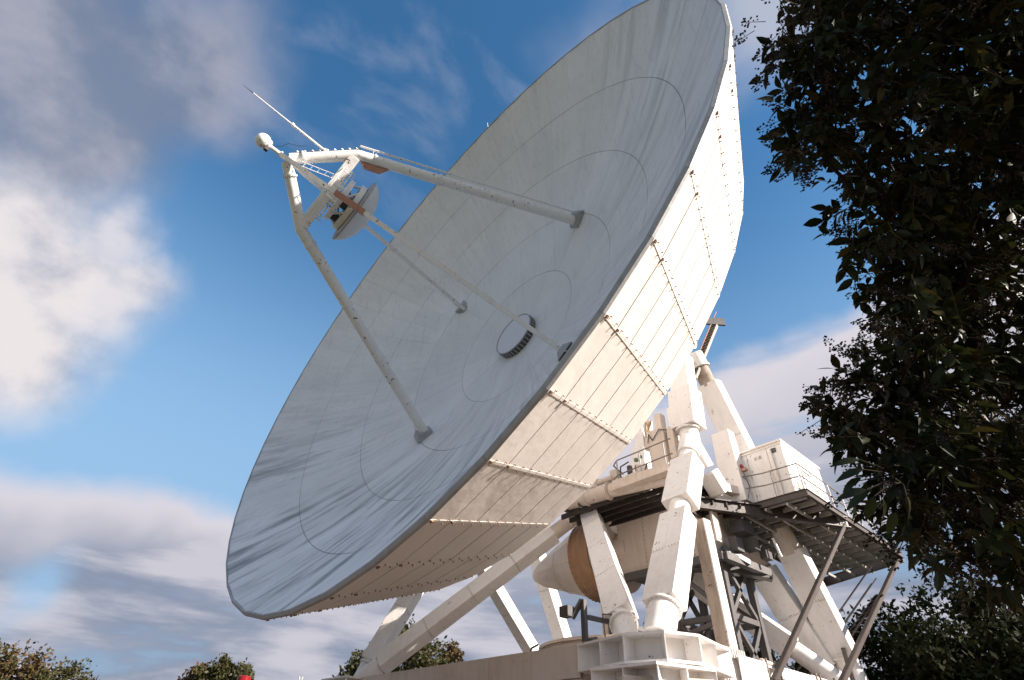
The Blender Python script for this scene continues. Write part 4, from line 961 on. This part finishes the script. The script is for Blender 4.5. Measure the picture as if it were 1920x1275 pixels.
# near privet tree on the right --------------------------------------
near = thing('berry_tree', 'dark glossy-leaved tree with berry clusters overhanging the right of the picture', 'tree')
rs = random.Random(21)
CW = []   # crown clumps: centre (from the camera stand point), radius
def at(x, y, dist):
    d = F_ + R_*((x-960)/998.086) + U_*(-(y-637.5)/998.086); return CAM + d.normalized()*dist
for (x, y, dist, r) in [
    (1560, 40, 5.6, 0.62), (1500, 95, 5.2, 0.26), (1640, 190, 5.8, 0.80), (1545, 215, 5.3, 0.36), (1760, 60, 6.2, 1.00), (1530, 270, 5.2, 0.22),
    (1720, 330, 6.0, 0.78), (1672, 415, 5.5, 0.42), (1860, 260, 6.6, 1.15), (1738, 525, 5.6, 0.52), (1800, 480, 6.2, 0.85), (1716, 622, 5.2, 0.42),
    (1652, 745, 5.2, 0.46), (1580, 775, 5.0, 0.20), (1740, 760, 5.6, 0.72), (1690, 870, 5.0, 0.48), (1850, 700, 6.4, 1.05), (1790, 940, 5.6, 0.62),
    (1720, 985, 5.0, 0.26), (1880, 930, 6.2, 0.78), (1860, 1050, 5.8, 0.30), (1960, 500, 7.0, 1.4), (2060, 200, 7.4, 1.3), (2080, 800, 7.2, 1.1),
    (1950, 60, 7.0, 1.2), (1780, -150, 6.6, 1.1), (2050, -180, 7.6, 1.3), (2000, 1010, 6.6, .85)]:
    CW.append((at(x, y, dist), r))  # mostly unseen clumps right of the view, added to shade the visible crown
trunk_base = Vector((CAM.x+0.9, CAM.y+5.6, 0)); crown_c = CW[24][0]
tk = MB(); prev = trunk_base; rad = 0.24
pts_t = [trunk_base, trunk_base+Vector((0.05, -0.1, 1.4)), trunk_base+Vector((-0.1, 0.05, 2.8)), trunk_base+Vector((0.05, -0.1, 4.4)), trunk_base+Vector((0, 0, 6.2))]
for i in range(4): tk.tube(pts_t[i], pts_t[i+1], rad*(1-0.2*i), rad*(1-0.2*(i+1)), 12)
tk.build('trunk', M_bark, near, smooth=True)
br = MB()
for c_, r in CW:
    axis_pt = lerp(pts_t[1], pts_t[4], min(1, max(0, (c_.z-2.0)/6)))
    nearer = [k_ for k_, _r in CW if (k_-axis_pt).length < (c_-axis_pt).length-0.3]
    st_ = min(nearer, key=lambda k_: (k_-c_).length) if nearer else axis_pt
    mid = lerp(st_, c_, 0.5)+Vector((0, 0, -0.1)) + rdir(rs)*0.25
    L0 = (c_-st_).length; wob = rdir(rs)*0.08*L0; prev_ = st_; n_s = 5
    for q_i in range(1, n_s+1):
        u_ = q_i/n_s; nx = lerp(st_, c_, u_) + wob*sin(pi*u_) + rdir(rs)*0.03*(1 if q_i < n_s else 0)
        br.tube(prev_, nx, 0.026*(1-0.7*(u_-1/n_s)), 0.026*(1-0.7*u_), 6); prev_ = nx
    for _ in range(int(6+14*r)):
        e_ = c_ + rdir(rs)*r*rs.uniform(0.6, 1.0); br.tube(lerp(mid, c_, rs.uniform(0.5, 1)), e_, 0.008, 0.003, 5)
br.build('branches', M_branch, near, kind='stuff')
leaves = []; 
berries = MB(); stalks = MB(); sprays = MB()
OCTA = [(1, 0, 0), (-1, 0, 0), (0, 1, 0), (0, -1, 0), (0, 0, 1), (0, 0, -1)]; OF = [(0, 2, 4), (2, 1, 4), (1, 3, 4), (3, 0, 4), (2, 0, 5), (1, 2, 5), (3, 1, 5), (0, 3, 5)]
for c_, r in CW:
    vis = (c_-CAM).dot(R_)/(c_-CAM).dot(F_) < 1.15
    n = int((430 if vis else 120)*r*r*1.9*(1.35 if r < .5 else 1)) 
    for _ in range(max(3, n//7)):                  # sprays: a twig with leaves set alternately along it
        v = rdir(rs); rad_ = r*(rs.random()**0.45)*rs.uniform(0.82, 1.08); P = c_ + v*rad_
        ax = (v*0.8 + rdir(rs)*0.8 + Vector((0, 0, -0.15))).normalized(); L_ = rs.uniform(0.16, 0.34); sc_ = (1.25 if not vis else 1)*rs.uniform(0.75, 1.15)
        P = P - ax*L_*0.6; side = ax.cross(rdir(rs)).normalized(); k_ = rs.randint(5, 8)
        sprays.tube(P-ax*0.05, P+ax*L_, 0.0045, 0.002, 4, cap=False)
        for i in range(k_):
            u = (i+0.6)/k_; rot = Matrix.Rotation(2.4*i, 3, ax); sd_ = rot @ side
            d = (sd_*(1.0-0.45*u) + ax*(0.45+0.7*u) + Vector((0, 0, -0.25)))
            leaves.append((P+ax*(u*L_)+sd_*0.012, d, ax+Vector((0, 0, .9))+rdir(rs)*0.3, rs.uniform(0.115, 0.18)*sc_, rs.uniform(0.056, 0.082)*sc_, rs.uniform(0.05, 0.4), rs.uniform(0.15, 0.5)))
    if not vis: continue
    for _ in range(int(12 + 26*r)):                 # panicles of small berries
        v = rdir(rs); 
        if rs.random() < 0.6 and v.dot(R_) > 0: v = v - R_*(2*v.dot(R_))
        P = c_ + v*r*rs.uniform(0.75, 1.05); ax = (v + Vector((0, 0, -0.2)) + rdir(rs)*0.4).normalized(); L_ = rs.uniform(0.10, 0.20)
        stalks.tube(P-ax*0.08, P+ax*L_, 0.0035, 0.0015, 4, cap=False)
        for _k in range(rs.randint(14, 30)):
            u = rs.random(); Q = P+ax*(u*L_); sd_ = rdir(rs); sd_ = (sd_-ax*sd_.dot(ax)*0.6).normalized(); E_ = Q+sd_*(0.02+0.055*(1-u)*rs.uniform(0.4, 1.0))
            if _k % 2 == 0: stalks.tube(Q, E_, 0.0018, 0.001, 3, cap=False)
            s_ = rs.uniform(0.0085, 0.0125); berries.add([E_+Vector(o_)*s_ for o_ in OCTA], OF)
# a few big leaves reaching out over the platform
for (x, y, dist, dx, dy, L_) in [(1612, 862, 4.2, -1, 0.12, 0.21), (1618, 880, 4.1, -1, 0.35, 0.21), (1615, 895, 4.1, -0.8, 0.55, 0.17), (1625, 918, 4.0, -1, 0.25, 0.22),
                                 (1625, 925, 4.1, -0.8, 0.6, 0.19), (1640, 930, 4.1, -0.3, 1, 0.2), (1655, 935, 4.2, 0.25, 1, 0.2), (1700, 930, 4.3, 0.4, 1, 0.2), (1600, 945, 4.2, 0.2, 1, 0.16),
                                 (1625, 905, 4.3, -0.2, 1, 0.17), (1680, 960, 4.2, -0.3, 1, 0.19), (1610, 865, 4.3, 0.1, 1, 0.14)]:
    d = R_*dx - U_*dy + F_*0.1; leaves.append((at(x, y, dist), d, U_ - F_*0.45, L_*0.86, L_*0.30, 0.22, 0.3))
br2 = MB()
for q_ in ((1612, 862), (1618, 880), (1625, 918), (1640, 930), (1700, 930)): br2.path([at(1690, 905, 4.6), at((1690+q_[0])/2, (890+q_[1])/2, 4.35), at(q_[0], q_[1], 4.15)], 0.0035, 5)
br2.build('twigs', M_branch, near, kind='stuff')
def leafscore(l):
    P = l[0]; d = P-CAM; z = d.dot(F_)
    if z < 0.5: return -1
    x, y = d.dot(R_)/z, d.dot(U_)/z
    if abs(x) > 0.96 or abs(y) > 0.64: return 0
    return l[3]/z + (0.02 if x < 0.75 else 0) 
leaves.sort(key=leafscore, reverse=True)
for P, d, up, L_, W_, cu, fo in leaves[:300]:
    vs, fs = leaf_verts(P, d, up, L_, W_, cu, fo); MB().add(vs, fs).build('leaf', M_leaf, near, recalc=False, smooth=True)
big = MB()
for P, d, up, L_, W_, cu, fo in leaves[300:]:
    vs, fs = leaf_verts(P, d, up, L_, W_, cu, fo); big.add(vs, fs)
big.build('foliage', M_leaf, near, recalc=False, kind='stuff', smooth=True)
sprays.build('leaf_twigs', M_twig, near, recalc=False, kind='stuff')
berries.build('berries', M_berry, near, recalc=False, kind='stuff'); stalks.build('berry_stalks', M_twig, near, recalc=False, kind='stuff')

# distant trees ------------------------------------------------------
def far_tree(base, h, clumps, M_, label, n=2600, leaf=0.16, name='tree', trunk_r=0.22, group=None, seed=1, bare=0.0):
    rs = random.Random(seed); t_ = thing(name, label, 'tree', group); base = Vector(base)
    tk = MB(); top = base+Vector((0, 0, h*0.75)); tk.tube(base, lerp(base, top, .5), trunk_r, trunk_r*.65, 9); tk.tube(lerp(base, top, .5), top, trunk_r*.65, trunk_r*.25, 8)
    tot = sum(c[3]**2 for c in clumps)
    for (dx, dy, dz, r) in clumps:
        C_ = base+Vector((dx, dy, dz)); s_ = lerp(base, top, min(0.95, max(0.35, dz/h*0.7))); mid = lerp(s_, C_, 0.5)-Vector((0, 0, 0.2*r))
        tk.tube(s_, mid, trunk_r*.35, trunk_r*.22, 6); tk.tube(mid, C_, trunk_r*.22, trunk_r*.08, 6)
        for _ in range(8): tk.tube(C_-Vector((0, 0, r*.3)), C_+rdir(rs)*r*0.95, trunk_r*.07, trunk_r*.02, 4)
    tk.build('trunk', M_bark, t_, smooth=True)
    cr = MB()
    for (dx, dy, dz, r) in clumps:
        C_ = base+Vector((dx, dy, dz)); m_ = int(n*r*r/tot)
        subs = [(C_+rdir(rs)*r*rs.uniform(0.4, 0.95), r*rs.uniform(0.18, 0.42)) for _ in range(26)]
        for _ in range(m_):
            if rs.random() < 0.75:
                sc, sr = rs.choice(subs); P = sc + rdir(rs)*sr*(rs.random()**0.5)
            else: P = C_+rdir(rs)*r*(rs.random()**0.4)
            d = rdir(rs)+Vector((0, 0, -0.1)); s_ = d.cross(rdir(rs)).normalized(); d.normalize(); L_ = leaf*rs.uniform(0.7, 1.5); W_ = L_*0.5
            cr.add([P, P+d*L_*.5+s_*W_*.5, P+d*L_, P+d*L_*.5-s_*W_*.5], [(0, 1, 2, 3)])
    cr.build('crown', M_, t_, recalc=False, kind='stuff')
    return t_
def polar(az, el, dist):
    a, e = radians(az), radians(el); return Vector((CAM.x+sin(a)*dist, CAM.y+cos(a)*dist, 0)), CAM.z + dist*math.tan(e)
def ft(az, el, dist, spread, M_, label, n=2600, leaf=0.16, seed=1, name='tree', k=7, **kw):
    el += 0.5 if az > -40 else (1.25 if az < -80 else (2.2 if az > -63 else 1.1)); n = int(n*(2.2 if az > -40 else 1.5)); leaf *= 1.45
    kw.setdefault('group', 'trees standing behind the antenna')
    b_, top = polar(az, el, dist); rs = random.Random(seed); cl = []
    top -= spread*0.10
    cl.append((0, 0, top-spread*0.40, spread*0.42))
    for i in range(k):
        a = 2*pi*i/k+rs.uniform(-.3, .3); rr_ = spread*rs.uniform(0.35, 0.62); cl.append((rr_*cos(a), rr_*sin(a), top-spread*rs.uniform(0.55, 1.1), spread*rs.uniform(0.26, 0.38)))
    return far_tree(b_, top, cl, M_, label, n, leaf, seed=seed, name=name, **kw)
ft(-90.5, 6.9, 62, 7.0, M_olive, 'olive tree cut by the left picture edge, taller than its neighbour', 9000, 0.20, 3, 'broadleaf_tree')
ft(-86.0, 5.7, 60, 6.5, M_autumn, 'broad autumn-tinted tree in the lower left corner', 11000, 0.20, 4, 'broadleaf_tree')
ft(-82.8, 4.9, 58, 4.8, M_olive, 'lower olive-green tree at the right end of the left corner clump', 8000, 0.18, 5, 'broadleaf_tree')
ft(-74.3, 5.45, 66, 4.2, M_rustleaf, 'russet bushy tree low beside the red beacon', 7000, 0.20, 6, 'broadleaf_tree')
ft(-72.9, 6.05, 64, 2.6, M_olive, 'small airy green tree behind the russet one', 2200, 0.20, 7, 'broadleaf_tree', k=4)
ft(-71.2, 5.8, 64, 2.5, M_olive, 'small green tree directly above the red beacon', 2300, 0.20, 8, 'broadleaf_tree', k=4)
ft(-57.6, 9.35, 44, 5.0, M_olive, 'bushy tree seen between the two left struts of the mount', 9000, 0.17, 9, 'broadleaf_tree')
ft(-53.9, 7.7, 46, 3.6, M_autumn, 'lower yellowish tree right of the long strut foot', 5000, 0.17, 10, 'broadleaf_tree')
ft(-61.0, 6.6, 46, 3.6, M_autumn, 'low autumn tree behind the left strut foot', 3500, 0.17, 12, 'broadleaf_tree')
ft(-16.5, 12.6, 34, 6.5, M_dark, 'dark evergreen tree behind the raking platform legs', 15000, 0.17, 13, 'evergreen_tree')
ft(-9.5, 14.2, 33, 7.0, M_dark, 'tallest dark evergreen tree below the berry tree', 16000, 0.17, 14, 'evergreen_tree')
ft(-2.0, 13.6, 34, 7.0, M_dark, 'dark evergreen tree in the lower right corner', 15000, 0.17, 15, 'evergreen_tree')
ft(-21.5, 9.4, 40, 4.4, M_dark, 'lower dark evergreen beside the rear strut feet', 7000, 0.17, 16, 'evergreen_tree')
ft(-26.5, 10.3, 42, 4.6, M_dark, 'dark evergreen seen through the gap under the rear cross strut', 7000, 0.17, 17, 'evergreen_tree')
ft(-31.5, 9.6, 42, 4.6, M_dark, 'dark evergreen glimpsed behind the lattice tower foot', 6000, 0.17, 18, 'evergreen_tree')
ft(-13.0, 9.0, 30, 5.5, M_dark, 'dark low evergreen filling below the tallest one', 9000, 0.17, 19, 'evergreen_tree')

# red beacon and white mast tips peeping over the bottom edge
b_, top = polar(-70.85, 5.66, 40)
bc = thing('beacon_pole', 'pole with a dark red drum on top, low beside the small green tree', 'beacon')
MB().tube(b_, b_+Vector((0, 0, top-0.55)), 0.07, 0.06, 10).build('pole', M_grate, bc)
MB().lathe(b_, (0, 0, 1), [(0.02, top-0.55), (0.36, top-0.55), (0.37, top-0.05), (0.30, top), (0.02, top+0.02)], 24).build('beacon_drum', M_red, bc, smooth=True)
b_, top = polar(-66.35, 5.95, 40)
mp = thing('forked_mast', 'tiny white forked mast tip between the beacon and the left strut', 'mast')
MB().tube(b_, b_+Vector((0, 0, top-0.4)), 0.06, 0.05, 8).build('pole', M_white, mp)
for s_ in (-1, 1): MB().tube(b_+Vector((0, 0, top-0.42)), b_+Vector((s_*0.06, s_*0.08, top)), 0.05, 0.03, 6).build('prong', M_white, mp)
print('objects', len(bpy.data.objects), 'tris', sum(len(o.data.polygons) for o in bpy.data.objects if o.type == 'MESH'))
